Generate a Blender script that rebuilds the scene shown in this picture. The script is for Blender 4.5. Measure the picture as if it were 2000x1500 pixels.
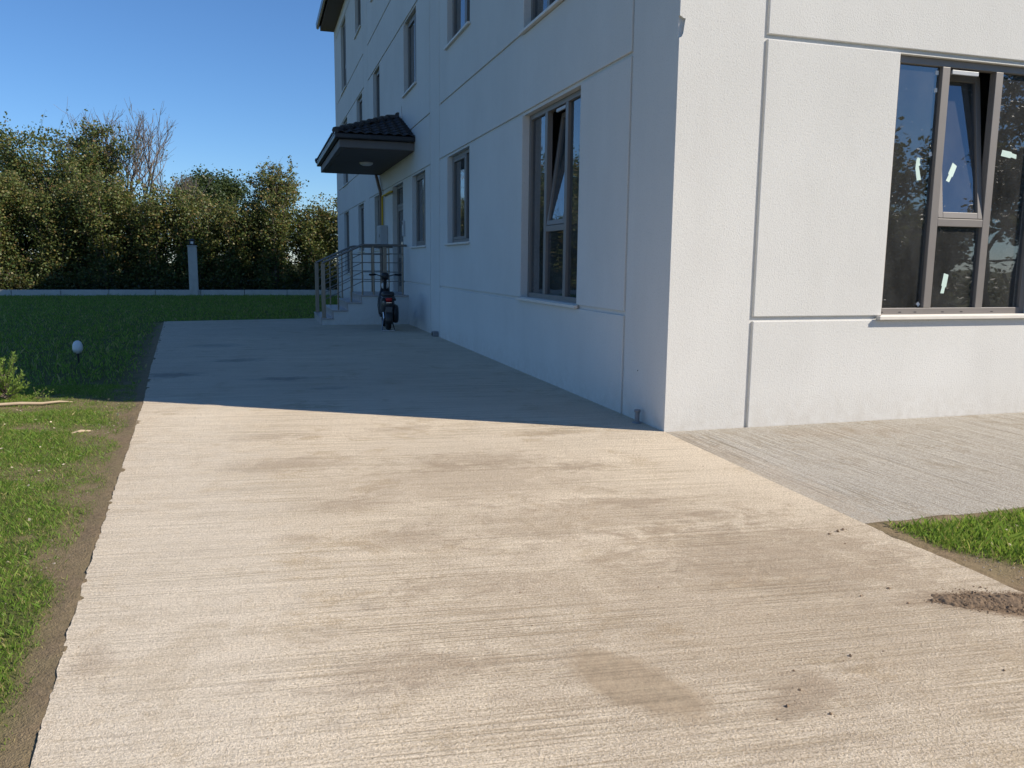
import bpy, bmesh, math, random
import numpy as np
from mathutils import Vector, Matrix
R = math.radians
scene = bpy.context.scene
for o in list(bpy.data.objects):
    bpy.data.objects.remove(o, do_unlink=True)
col = scene.collection

# ------------------------------------------------------------------ camera
CX, CY, CH = -3.3636, -6.3544, 1.45
YAW, PIT, ROL = -0.2992, 0.1464, 0.0108
fw = Vector((-math.sin(YAW)*math.cos(PIT), math.cos(YAW)*math.cos(PIT), -math.sin(PIT)))
rt = Vector((math.cos(YAW), math.sin(YAW), 0)); up = rt.cross(fw)
r2 = rt*math.cos(ROL) + up*math.sin(ROL); u2 = up*math.cos(ROL) - rt*math.sin(ROL)
cam_data = bpy.data.cameras.new('camera')
cam_data.sensor_width = 36.0
cam_data.lens = 36.0*1599.7/2000.0
cam_data.clip_start = 0.05; cam_data.clip_end = 2000
cam = bpy.data.objects.new('camera', cam_data); col.objects.link(cam)
m = Matrix.Identity(4)
for i in range(3):
    m[i][0] = r2[i]; m[i][1] = u2[i]; m[i][2] = -fw[i]
m[0][3], m[1][3], m[2][3] = CX, CY, CH
cam.matrix_world = m
scene.camera = cam

# ------------------------------------------------------------------ world, sun, exposure
SUN_EL = R(37.0)
SUN_AZ = math.atan2(0.8575, -0.5145)          # clockwise from +Y
world = bpy.data.worlds.new('World'); scene.world = world; world.use_nodes = True
wn = world.node_tree
sky = wn.nodes.new('ShaderNodeTexSky'); sky.sky_type = 'NISHITA'; sky.sun_disc = False
sky.sun_elevation = SUN_EL; sky.sun_rotation = SUN_AZ
sky.altitude = 0; sky.air_density = 1.0; sky.dust_density = 0.0; sky.ozone_density = 10.0
bg = wn.nodes['Background']; bg.inputs[1].default_value = 0.088
hs = wn.nodes.new('ShaderNodeHueSaturation'); hs.inputs['Saturation'].default_value = 1.02   # the clear, deep blue of that day
wn.links.new(sky.outputs[0], hs.inputs['Color']); wn.links.new(hs.outputs[0], bg.inputs[0])
sun_data = bpy.data.lights.new('sun', 'SUN'); sun_data.energy = 4.3; sun_data.angle = R(0.53)
sun_data.color = (1.0, 0.90, 0.755)
sun = bpy.data.objects.new('sun', sun_data); col.objects.link(sun)
sd = Vector((0.8575*math.cos(SUN_EL), -0.5145*math.cos(SUN_EL), math.sin(SUN_EL)))
sun.rotation_euler = sd.to_track_quat('Z', 'Y').to_euler()
sun.location = sd*60
vs = scene.view_settings
vs.view_transform = 'Standard'; vs.look = 'None'; vs.exposure = 0.63; vs.gamma = 1.0; vs.use_curve_mapping = False

# ------------------------------------------------------------------ materials
class NT:
    """small node-tree writer"""
    def __init__(s, name):
        s.m = bpy.data.materials.new(name); s.m.use_nodes = True
        s.t = s.m.node_tree; s.b = s.t.nodes['Principled BSDF']; s.out = s.t.nodes['Material Output']
    def n(s, typ, ins=None, **kw):
        nd = s.t.nodes.new(typ)
        for k, v in kw.items(): setattr(nd, k, v)
        for k, v in (ins or {}).items(): s.set(nd, k, v)
        return nd
    def set(s, nd, k, v):
        if isinstance(v, bpy.types.NodeSocket): s.t.links.new(v, nd.inputs[k])
        else: nd.inputs[k].default_value = v
    def coord(s, kind='Object'):
        return s.n('ShaderNodeTexCoord').outputs[kind]
    def mapping(s, vec, scale=(1,1,1), rot=(0,0,0), loc=(0,0,0), typ='POINT'):
        return s.n('ShaderNodeMapping', {'Vector': vec, 'Scale': scale, 'Rotation': rot, 'Location': loc}, vector_type=typ).outputs[0]
    def noise(s, vec, scale, detail=4, rough=.55, dist=0.0):
        return s.n('ShaderNodeTexNoise', {'Vector': vec, 'Scale': scale, 'Detail': detail, 'Roughness': rough, 'Distortion': dist}).outputs[0]
    def ramp(s, fac, a, b, lo=0.0, hi=1.0):
        return s.n('ShaderNodeMapRange', {'Value': fac, 'From Min': a, 'From Max': b, 'To Min': lo, 'To Max': hi}).outputs[0]
    def math(s, op, a, b=0.0):
        nd = s.n('ShaderNodeMath', operation=op); s.set(nd, 0, a); s.set(nd, 1, b); return nd.outputs[0]
    def mix(s, fac, a, b, mode='MIX'):
        nd = s.n('ShaderNodeMix', data_type='RGBA', blend_type=mode)
        s.set(nd, 0, fac); s.set(nd, 6, a); s.set(nd, 7, b); return nd.outputs[2]
    def bump(s, h, strength=.3, dist=.01, normal=None):
        nd = s.n('ShaderNodeBump', {'Height': h, 'Strength': strength, 'Distance': dist})
        if normal is not None: s.set(nd, 'Normal', normal)
        return nd.outputs[0]
    def base(s, color=None, rough=None, metal=None, normal=None, spec=None):
        if color is not None: s.set(s.b, 'Base Color', color)
        if rough is not None: s.set(s.b, 'Roughness', rough)
        if metal is not None: s.set(s.b, 'Metallic', metal)
        if normal is not None: s.set(s.b, 'Normal', normal)
        if spec is not None: s.set(s.b, 'Specular IOR Level', spec)
        return s.m
def c4(r, g=None, b=None):
    return (r, r if g is None else g, r if b is None else b, 1)

M = {}
def plain(name, colr, rough=.6, metal=0.0, var=.12, scale=8.0, bump=0.0, spec=.5):
    t = NT(name); v = t.coord()
    n1 = t.noise(v, scale, 5)
    dark = tuple(x*(1-var*1.6) for x in colr[:3]) + (1,)
    lite = tuple(min(1, x*(1+var)) for x in colr[:3]) + (1,)
    cc = t.mix(n1, dark, lite)
    nrm = t.bump(t.noise(v, scale*12, 3), bump, .003) if bump else None
    M[name] = t.base(cc, t.ramp(n1, 0, 1, rough*.85, min(1, rough*1.15)), metal, nrm, spec)
    return M[name]

def stucco():
    t = NT('stucco'); v = t.coord()
    g1 = t.noise(v, 66, 4, .75); g2 = t.noise(v, 42, 3, .6)
    big = t.noise(v, .55, 5, .6); mid = t.noise(t.mapping(v, (1, 1, .35)), 2.4, 5, .65)
    cc = t.mix(t.ramp(big, .3, .75), c4(.60, .595, .57), c4(.665, .66, .635))
    cc = t.mix(t.ramp(mid, .45, .8, 0, .22), cc, c4(.50, .49, .465))
    cc = t.mix(t.ramp(g1, .54, .66, 0, .50), cc, c4(.44, .43, .41))
    streak = t.noise(t.mapping(v, (9, 9, .35)), 1.0, 5, .7)
    cc = t.mix(t.math('MULTIPLY', t.ramp(streak, .58, .76, 0, .14), t.ramp(t.noise(v, .7, 4, .6), .45, .65)), cc, c4(.46, .445, .41))
    # dirt splash line close to the ground
    z = t.n('ShaderNodeSeparateXYZ', {0: v}).outputs[2]
    sp = t.math('MULTIPLY', t.ramp(z, 0.0, .35, 1, 0), t.ramp(t.noise(v, 9, 5, .7), .35, .7))
    cc = t.mix(t.math('MULTIPLY', sp, .4), cc, c4(.40, .36, .30))
    h = t.math('ADD', t.math('MULTIPLY', g1, .7), t.math('MULTIPLY', g2, .22))
    M['stucco'] = t.base(cc, .92, 0, t.bump(h, .6, .007), .2)
stucco()

def concrete(name, rot, tint, stains, axis):
    """broomed concrete: tine lines one way, pitted grain, dusty stains"""
    t = NT(name); v = t.coord()
    mv = t.mapping(v, (1, 1, 1), (0, 0, rot))
    def sc(a, b): return t.mapping(mv, (a, b, 1) if axis == 'x' else (b, a, 1))
    fine = t.noise(sc(.8, 78), 1.0, 2, .5, .05)             # tine lines
    mid = t.noise(sc(.45, 26), 1.0, 3, .55, .15)
    band = t.noise(sc(.55, 2.4), 1.0, 5, .65)              # broom passes
    blot = t.noise(sc(2.0, 2.5), 1.0, 9, .80, .5); blot2 = t.noise(v, .8, 6, .7, .3)
    big = t.noise(v, .40, 4, .55); patch = t.noise(v, .95, 5, .62)
    pit = t.noise(sc(110, 150), 1.0, 3, .7); grain = t.noise(sc(62, 100), 1.0, 4, .78); grain0 = t.noise(v, 75, 4, .8); lump = t.noise(v, 38, 3, .6)
    lo = tuple(x*.86 for x in tint) + (1,); hi = tuple(min(1, x*1.08) for x in tint) + (1,)
    dirt = (tint[0]*.56, tint[1]*.525, tint[2]*.46, 1); pale = tuple(min(1, x*1.18) for x in tint) + (1,)
    cc = t.mix(t.ramp(big, .32, .68), lo, hi)
    amount = t.math('MULTIPLY', t.ramp(patch, .36, .62, .30, 1.0), t.ramp(band, .34, .60, .55, 1.0))
    brown = (tint[0]*.60, tint[1]*.53, tint[2]*.42, 1)
    cc = t.mix(t.math('MULTIPLY', t.ramp(blot, .51, .58, 0, .72), t.ramp(blot2, .44, .58, .08, 1.0)), cc, brown)
    cc = t.mix(t.math('MULTIPLY', t.ramp(t.noise(v, 5.5, 6, .75), .58, .68, 0, .6), t.ramp(grain0, .40, .55)), cc, dirt)
    line = t.math('MULTIPLY', t.ramp(fine, .54, .59, 0, 1.0), amount)
    cc = t.mix(line, cc, dirt)
    cc = t.mix(t.math('MULTIPLY', t.ramp(mid, .54, .63, 0, .60), amount), cc, dirt)
    cc = t.mix(t.math('MULTIPLY', t.ramp(mid, .44, .34, 0, .75), amount), cc, pale)
    cc = t.mix(t.ramp(grain, .51, .62, 0, .70), cc, dirt)
    cc = t.mix(t.ramp(grain, .46, .34, 0, .35), cc, pale)
    speck = t.noise(v, 98, 4, .72)
    cc = t.mix(t.ramp(speck, .51, .60, 0, .78), cc, dirt)
    cc = t.mix(t.ramp(speck, .47, .38, 0, .55), cc, pale)
    cc = t.mix(t.ramp(pit, .57, .66, 0, .75), cc, (tint[0]*.40, tint[1]*.37, tint[2]*.33, 1))
    keep = 1.0; mot2 = t.noise(v, 14, 4, .7)
    mott = t.noise(sc(4.6, 6.6), 1.0, 9, .80, .6)
    for (sx, sy, rx, ry, ang, amt, colr) in stains:
        w = t.mapping(v, (rx, ry, 1), (0, 0, R(ang)), (sx, sy, 0), 'TEXTURE')
        w = t.mapping(w, (1, 1, 0))
        ln = t.n('ShaderNodeVectorMath', {0: w}, operation='LENGTH').outputs['Value']
        if amt > .9:
            ln = t.math('ADD', ln, t.math('MULTIPLY', t.math('SUBTRACT', t.noise(v, 5.5, 6, .74), .5), 1.1))
            f = t.ramp(ln, .70, 1.02, amt, 0)
        else:
            ln = t.math('ADD', t.math('MULTIPLY', ln, .72), t.math('MULTIPLY', t.math('SUBTRACT', mott, .5), 3.4))
            f = t.ramp(ln, .35, 1.0, amt*.85, 0)
        if amt > .9: keep = t.math('SUBTRACT', keep, t.math('MULTIPLY', f, .85)) if keep != 1.0 else t.math('SUBTRACT', 1.0, t.math('MULTIPLY', f, .85))
        var = t.mix(t.ramp(t.math('ADD', t.math('MULTIPLY', mot2, .35), t.math('MULTIPLY', t.math('ADD', speck, fine), .325)), .62, .38), tuple(c*.70 for c in colr[:3]) + (1,), tuple(min(1, c*1.22) for c in colr[:3]) + (1,))
        cc = t.mix(f, cc, var)
    gritty = t.noise(v, 165, 3, .7)
    h = t.math('ADD', t.math('MULTIPLY', t.math('MULTIPLY', fine, amount), -1.1), t.math('ADD', t.math('MULTIPLY', grain, -.30), t.math('MULTIPLY', gritty, -.5)))
    h = t.math('ADD', h, t.math('MULTIPLY', pit, -.45))
    h = t.math('ADD', h, t.math('MULTIPLY', t.math('MULTIPLY', mid, amount), -1.3))
    h = t.math('ADD', t.math('ADD', h, t.math('MULTIPLY', speck, -.45)), 1.24)
    h = t.math('MULTIPLY', h, t.n('ShaderNodeClamp', {0: keep}).outputs[0]) if keep != 1.0 else h
    h = t.math('ADD', h, t.math('MULTIPLY', lump, .3))
    M[name] = t.base(cc, .93, 0, t.bump(h, 1.0, .0095), .12)
sandy = (.33, .265, .185, 1); wet = (.24, .22, .195, 1); tan = (.33, .255, .18, 1)
concrete('concrete', .10, (.705, .61, .48), [
    (-3.75, -2.6, .55, 3.2, 4, .42, (.68, .62, .525, 1)), (-3.9, 1.2, .45, 1.4, 4, .38, (.68, .61, .50, 1)),
    (-1.9, -.6, .5, .25, 0, .5, tan), (-2.6, -2.2, .3, .15, 0, .55, tan), (-.9, -2.9, .7, .5, 0, .5, tan), (-3.3, .6, .3, .12, 0, .5, tan), (-2.2, .7, .25, .1, 0, .5, tan), (-1.0, .2, .3, .1, 0, .45, tan), (-2.9, -3.6, .3, .12, 0, .5, tan),
    (-2.15, -3.91, .17, .33, 22, .92, sandy), (-1.35, -3.55, 1.5, 1.0, 0, .46, tan), (-2.0, -1.15, .8, .55, 0, .48, tan), (-1.5, -2.1, .9, .35, 0, .45, tan), (-2.9, -1.5, .25, .12, 0, .55, tan), (-1.2, -1.9, .3, .1, 0, .5, tan),
    (-1.19, -.96, .22, .16, 0, .6, tan), (-4.0, -3.24, .07, .15, 10, .55, tan),
    (-4.45, 4.75, .30, .22, 0, .8, wet), (-3.1, 4.1, .34, .16, 0, .7, wet), (-3.7, 6.2, .3, .2, 0, .6, wet),
    (-4.1, 8.5, .35, .3, 0, .5, wet), (-2.6, 3.2, .26, .1, 0, .5, wet), (-3.19, -.4, .42, .2, 0, .6, tan),
    (-1.62, -4.15, .16, .10, 30, .6, tan), (-3.2, -2.05, .12, .09, 0, .5, tan), (-2.5, -2.9, .35, .12, 4, .4, tan),
    (-.24, -3.76, .42, .15, -21, .95, (.20, .14, .09, 1)), (-.62, -3.6, .16, .07, 10, .6, tan)], 'x')
concrete('concrete_path', 0.02, (.465, .435, .385), [(-.02, -1.2, .22, 1.6, 0, .45, (.46, .38, .29, 1)), (1.6, -.4, .6, .2, 0, .3, tan)], 'y')

plain('frame_metal', (.18, .162, .148), .5, 0, .06, 3, 0, .7)
plain('sill_stone', (.68, .64, .58), .5, 0, .10, 6, .1)
plain('tread_stone', (.42, .38, .36), .35, 0, .22, 5, .05)
plain('roof_tile_clay', (.040, .036, .038), .6, 0, .25, 9, .25)
plain('gutter_metal', (.030, .030, .034), .35, .3, .1, 5)
plain('soffit_board', (.12, .102, .10), .7, 0, .08, 4)
plain('fascia_paint', (.16, .145, .138), .7, 0, .08, 4)
plain('rail_steel', (.24, .215, .19), .32, .75, .1, 6)
plain('rail_post_steel', (.26, .225, .185), .4, .6, .12, 6)
plain('yellow_paint', (.62, .40, .03), .45, 0, .15, 8)
plain('box_grey', (.42, .44, .46), .45, .1, .08, 6)
plain('pipe_brown', (.20, .15, .12), .5, 0, .1, 6)
plain('pvc_grey', (.22, .22, .23), .5, 0, .1, 8)
plain('wall_block_concrete', (.55, .53, .49), .9, 0, .16, 4, .35)
plain('interior_plaster', (.34, .33, .32), .9, 0, .08, 2)
plain('interior_floor', (.24, .22, .20), .8, 0, .1, 2)
plain('black_plastic', (.018, .018, .020), .42, 0, .2, 12)
plain('rubber', (.012, .012, .012), .8, 0, .2, 14, .2)
plain('seat_vinyl', (.02, .021, .023), .55, 0, .2, 10, .1)
plain('moped_grey', (.09, .09, .095), .4, .4, .1, 8)
plain('chrome', (.55, .55, .56), .18, 1.0, .05, 8)
plain('red_lens', (.50, .012, .012), .2, 0, .1, 8)
plain('white_plastic', (.70, .70, .68), .4, 0, .06, 8)
plain('lantern_black', (.02, .02, .022), .45, .2, .1, 8)
plain('lantern_pane_reflection', (.70, .73, .76), .15, 0, .03, 6)  # bluish-white reflection in the lantern glass put into its base colour
plain('sticker_mint', (.55, .70, .64), .6, 0, .06, 10)
plain('sticker_white', (.80, .80, .78), .6, 0, .04, 10)
plain('bark', (.13, .105, .085), .9, 0, .3, 9, .5)
plain('twig_bark', (.19, .165, .15), .9, 0, .25, 9, .2)
plain('cut_wood', (.46, .36, .25), .85, 0, .2, 14, .4)
plain('soil_fine', (.19, .13, .08), .95, 0, .35, 35, .6)
plain('soil_clod', (.26, .175, .105), .95, 0, .3, 20, .5)
plain('pebble', (.36, .31, .26), .9, 0, .35, 25, .3)
plain('dry_leaf', (.58, .50, .36), .8, 0, .3, 30)
plain('roof_main', (.05, .045, .045), .65, 0, .25, 6, .4)

def glass():
    t = NT('window_glass'); nt = t.t
    fr = t.n('ShaderNodeFresnel', {'IOR': 2.25}).outputs[0]
    tr = t.n('ShaderNodeBsdfTransparent', {'Color': (.55, .60, .60, 1)}).outputs[0]
    wav = t.noise(t.coord(), 1.6, 2, .4)
    gl = t.n('ShaderNodeBsdfGlossy', {'Color': (.92, .95, 1, 1), 'Roughness': .012, 'Normal': t.bump(wav, .035, .05)}).outputs[0]
    mx = t.n('ShaderNodeMixShader', {0: fr, 1: tr, 2: gl}).outputs[0]
    # dusty specks left by the builders
    sp = t.ramp(t.noise(t.coord(), 46, 2, .5), .745, .775, 0, .8)
    df = t.n('ShaderNodeBsdfDiffuse', {'Color': (.6, .6, .58, 1)}).outputs[0]
    film = t.ramp(t.noise(t.mapping(t.coord(), (1, 1, .5)), 2.2, 6, .7), .3, .75, .02, .085)
    sp = t.math('MAXIMUM', sp, film)
    mx2 = t.n('ShaderNodeMixShader', {0: sp, 1: mx, 2: df}).outputs[0]
    nt.links.new(mx2, t.out.inputs[0]); M['window_glass'] = t.m
glass()

def leaf_mat(name, stops, transl=.38, gain=1.0):
    t = NT(name)
    rnd = t.n('ShaderNodeNewGeometry').outputs['Random Per Island']
    cr = t.n('ShaderNodeValToRGB', {0: rnd}); el = cr.color_ramp.elements
    cr.color_ramp.interpolation = 'LINEAR'
    while len(el) < len(stops): el.new(.5)
    for e, (p, c) in zip(el, stops): e.position = p; e.color = (*[min(1, x*gain) for x in c], 1)
    cc = cr.outputs[0]
    t.base(cc, .5, 0, None, .5)
    ts = t.n('ShaderNodeBsdfTranslucent', {'Color': t.mix(.25, cc, c4(.25, .28, .05))}).outputs[0]
    mx = t.n('ShaderNodeMixShader', {0: transl, 1: t.b.outputs[0], 2: ts}).outputs[0]
    t.t.links.new(mx, t.out.inputs[0]); M[name] = t.m
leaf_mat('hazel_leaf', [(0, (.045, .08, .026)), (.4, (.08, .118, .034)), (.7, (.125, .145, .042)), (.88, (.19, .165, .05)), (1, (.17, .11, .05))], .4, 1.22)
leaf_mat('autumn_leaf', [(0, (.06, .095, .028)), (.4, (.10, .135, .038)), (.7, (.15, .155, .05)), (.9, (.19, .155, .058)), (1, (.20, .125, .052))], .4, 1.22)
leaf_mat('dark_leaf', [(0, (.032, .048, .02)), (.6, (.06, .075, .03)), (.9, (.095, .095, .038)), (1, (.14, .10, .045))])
leaf_mat('green_leaf', [(0, (.03, .055, .02)), (.6, (.05, .085, .03)), (1, (.075, .105, .035))])
leaf_mat('conifer_leaf', [(0, (.10, .16, .03)), (.5, (.16, .24, .045)), (1, (.24, .32, .07))], .5, 1.6)
leaf_mat('cedar_leaf', [(0, (.015, .03, .02)), (1, (.035, .055, .03))], .1)
leaf_mat('grass_blade', gain=1.6, transl=.55, stops=[(0, (.085, .155, .022)), (.5, (.13, .215, .03)), (.8, (.18, .25, .045)), (.92, (.25, .235, .08)), (1, (.36, .29, .14))])

def lawn_mat():
    t = NT('lawn_soil'); v = t.coord()
    at = t.n('ShaderNodeAttribute', attribute_name='green').outputs['Fac']
    g = t.noise(v, 30, 5, .7); f = t.noise(v, 4, 4, .6)
    soil = t.mix(t.ramp(g, .3, .7), c4(.17, .125, .078), c4(.31, .235, .15))
    soil = t.mix(t.ramp(f, .4, .7, 0, .6), soil, c4(.24, .20, .11))
    grn = t.mix(g, c4(.05, .075, .015), c4(.11, .14, .035))
    cc = t.mix(t.math('MULTIPLY', at, .8), soil, grn)
    M['lawn_soil'] = t.base(cc, .95, 0, t.bump(t.math('ADD', g, t.noise(v, 110, 3, .7)), .8, .02), .1)
lawn_mat()
def terrain_mat():
    t = NT('terrain_grass'); v = t.coord()
    f = t.noise(v, .35, 5, .6); g = t.noise(v, 14, 4, .7)
    cc = t.mix(t.ramp(f, .35, .65), c4(.045, .07, .02), c4(.11, .105, .045))
    cc = t.mix(t.ramp(g, .45, .75, 0, .6), cc, c4(.07, .055, .03))
    M['terrain_grass'] = t.base(cc, .95, 0, t.bump(g, .8, .05), .1)
terrain_mat()

# ------------------------------------------------------------------ mesh helpers
def tag(o, label=None, cat=None, group=None, kind=None):
    if label: o['label'] = label
    if cat: o['category'] = cat
    if group: o['group'] = group
    if kind: o['kind'] = kind
    return o
def empty(name, loc=(0, 0, 0), rz=0.0):
    o = bpy.data.objects.new(name, None); col.objects.link(o)
    o.location = loc; o.rotation_euler = (0, 0, rz); o.empty_display_size = .2
    return o
def add_obj(name, me, parent=None, bevel=0.0, seg=2):
    o = bpy.data.objects.new(name, me); col.objects.link(o)
    if parent is not None: o.parent = parent
    if bevel:
        b = o.modifiers.new('bevel', 'BEVEL'); b.width = bevel; b.segments = seg
        b.limit_method = 'ANGLE'; b.angle_limit = R(35)
    return o
class MB:
    """collects shapes for ONE mesh object"""
    def __init__(s): s.v = []; s.f = []; s.sm = []
    def poly(s, pts, faces, smooth=False):
        k = len(s.v); s.v += [tuple(p) for p in pts]
        for f in faces: s.f.append(tuple(i + k for i in f)); s.sm.append(smooth)
        return s
    def box(s, a, b):
        (x0, y0, z0), (x1, y1, z1) = a, b
        return s.poly([(x0,y0,z0),(x1,y0,z0),(x1,y1,z0),(x0,y1,z0),(x0,y0,z1),(x1,y0,z1),(x1,y1,z1),(x0,y1,z1)],
                      [(0,3,2,1),(4,5,6,7),(0,1,5,4),(1,2,6,5),(2,3,7,6),(3,0,4,7)])
    def tube(s, pts, rad, sides=8, caps=True):
        pts = [Vector(p) for p in pts]; n = len(pts)
        if not hasattr(rad, '__len__'): rad = [rad]*n
        rings = []; prev = None
        for i, p in enumerate(pts):
            d = (pts[min(i+1, n-1)] - pts[max(i-1, 0)])
            d = d.normalized() if d.length > 1e-9 else Vector((0, 0, 1))
            if prev is None:
                a = d.orthogonal().normalized()
            else:
                a = prev - d*prev.dot(d); a = a.normalized() if a.length > 1e-6 else d.orthogonal().normalized()
            prev = a; b = d.cross(a)
            rings.append([p + (a*math.cos(2*math.pi*j/sides) + b*math.sin(2*math.pi*j/sides))*rad[i] for j in range(sides)])
        vs_ = [q for r_ in rings for q in r_]; fs = []
        for i in range(n-1):
            for j in range(sides):
                fs.append((i*sides+j, i*sides+(j+1) % sides, (i+1)*sides+(j+1) % sides, (i+1)*sides+j))
        s.poly(vs_, fs, True)
        if caps:
            s.poly(rings[0], [tuple(range(sides))[::-1]]); s.poly(rings[-1], [tuple(range(sides))])
        return s
    def torus(s, c, R0, r0, axis='x', nu=28, nv=10, sy=1.0):
        vs_ = []; fs = []
        for i in range(nu):
            a = 2*math.pi*i/nu
            for j in range(nv):
                b = 2*math.pi*j/nv; rr = R0 + r0*math.cos(b); w = r0*math.sin(b)*sy
                p = (w, rr*math.cos(a), rr*math.sin(a)) if axis == 'x' else (rr*math.cos(a), rr*math.sin(a), w)
                vs_.append((p[0]+c[0], p[1]+c[1], p[2]+c[2]))
        for i in range(nu):
            for j in range(nv):
                fs.append((i*nv+j, i*nv+(j+1) % nv, ((i+1) % nu)*nv+(j+1) % nv, ((i+1) % nu)*nv+j))
        return s.poly(vs_, fs, True)
    def lathe(s, prof, c=(0, 0, 0), n=20):
        vs_ = []; fs = []; k = len(prof)
        for i in range(n):
            a = 2*math.pi*i/n
            for (r_, z_) in prof: vs_.append((c[0]+r_*math.cos(a), c[1]+r_*math.sin(a), c[2]+z_))
        for i in range(n):
            for j in range(k-1):
                fs.append((i*k+j, ((i+1) % n)*k+j, ((i+1) % n)*k+j+1, i*k+j+1))
        return s.poly(vs_, fs, True)
    def loft(s, sections, smooth=True):
        """sections: lists of equal-length closed rings"""
        k = len(sections[0]); vs_ = [p for r_ in sections for p in r_]; fs = []
        for i in range(len(sections)-1):
            for j in range(k): fs.append((i*k+j, i*k+(j+1) % k, (i+1)*k+(j+1) % k, (i+1)*k+j))
        fs.append(tuple(range(k))[::-1]); fs.append(tuple((len(sections)-1)*k+j for j in range(k)))
        return s.poly(vs_, fs, smooth)
    def mesh(s, name, mat):
        me = bpy.data.meshes.new(name); me.from_pydata(s.v, [], s.f); me.update()
        me.polygons.foreach_set('use_smooth', s.sm)
        if mat: me.materials.append(M[mat])
        return me
    def build(s, name, mat, parent=None, bevel=0.0, seg=2):
        me = s.mesh(name, mat)
        bm = bmesh.new(); bm.from_mesh(me); bmesh.ops.recalc_face_normals(bm, faces=bm.faces); bm.to_mesh(me); bm.free()
        return add_obj(name, me, parent, bevel, seg)

def vnoise(x, y, cell, seed):
    rs = np.random.RandomState(seed); n = 256; g = rs.rand(n, n)
    u = x/cell + 1000; v = y/cell + 1000
    i = np.floor(u).astype(int); j = np.floor(v).astype(int); fu = u-i; fv = v-j
    fu = fu*fu*(3-2*fu); fv = fv*fv*(3-2*fv)
    a = g[i % n, j % n]; b = g[(i+1) % n, j % n]; c = g[i % n, (j+1) % n]; d = g[(i+1) % n, (j+1) % n]
    return (a*(1-fu)+b*fu)*(1-fv) + (c*(1-fu)+d*fu)*fv

def grid_mesh(name, X, Y, Z, mat, attr=None):
    ny, nx = X.shape
    co = np.stack([X, Y, Z], -1).reshape(-1, 3)
    idx = np.arange(ny*nx).reshape(ny, nx)
    q = np.stack([idx[:-1, :-1], idx[:-1, 1:], idx[1:, 1:], idx[1:, :-1]], -1).reshape(-1, 4)
    me = bpy.data.meshes.new(name)
    me.vertices.add(len(co)); me.vertices.foreach_set('co', co.ravel())
    me.loops.add(q.size); me.loops.foreach_set('vertex_index', q.ravel().astype(np.int32))
    me.polygons.add(len(q)); me.polygons.foreach_set('loop_start', np.arange(0, q.size, 4, dtype=np.int32))
    me.polygons.foreach_set('loop_total', np.full(len(q), 4, dtype=np.int32))
    me.polygons.foreach_set('use_smooth', np.ones(len(q), dtype=bool))
    me.update(calc_edges=True)
    if attr is not None:
        a = me.attributes.new('green', 'FLOAT', 'POINT'); a.data.foreach_set('value', attr.ravel().astype(np.float32))
    me.materials.append(M[mat])
    return me
def soup_mesh(name, co, k, mat):
    """co: (n,k,3) separate k-gons"""
    n = len(co); me = bpy.data.meshes.new(name)
    me.vertices.add(n*k); me.vertices.foreach_set('co', co.reshape(-1).astype(np.float32))
    me.loops.add(n*k); me.loops.foreach_set('vertex_index', np.arange(n*k, dtype=np.int32))
    me.polygons.add(n); me.polygons.foreach_set('loop_start', np.arange(0, n*k, k, dtype=np.int32))
    me.polygons.foreach_set('loop_total', np.full(n, k, dtype=np.int32))
    me.update(calc_edges=True); me.materials.append(M[mat])
    return me

# ------------------------------------------------------------------ ground
def edge_x(y):                                        # left edge of the concrete drive
    return np.interp(y, [-26, -9, -3.9, -2.36, 0, 2.75, 5.5, 14.7], [-3.6, -3.75, -4.04, -4.17, -4.34, -4.54, -4.79, -5.50])
mb = MB(); mb.poly([(-420, -420, -.10), (420, -420, -.10), (420, 420, -.10), (-420, 420, -.10)], [(0, 1, 2, 3)])
tag(mb.build('terrain', 'terrain_grass'), kind='structure')

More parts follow.
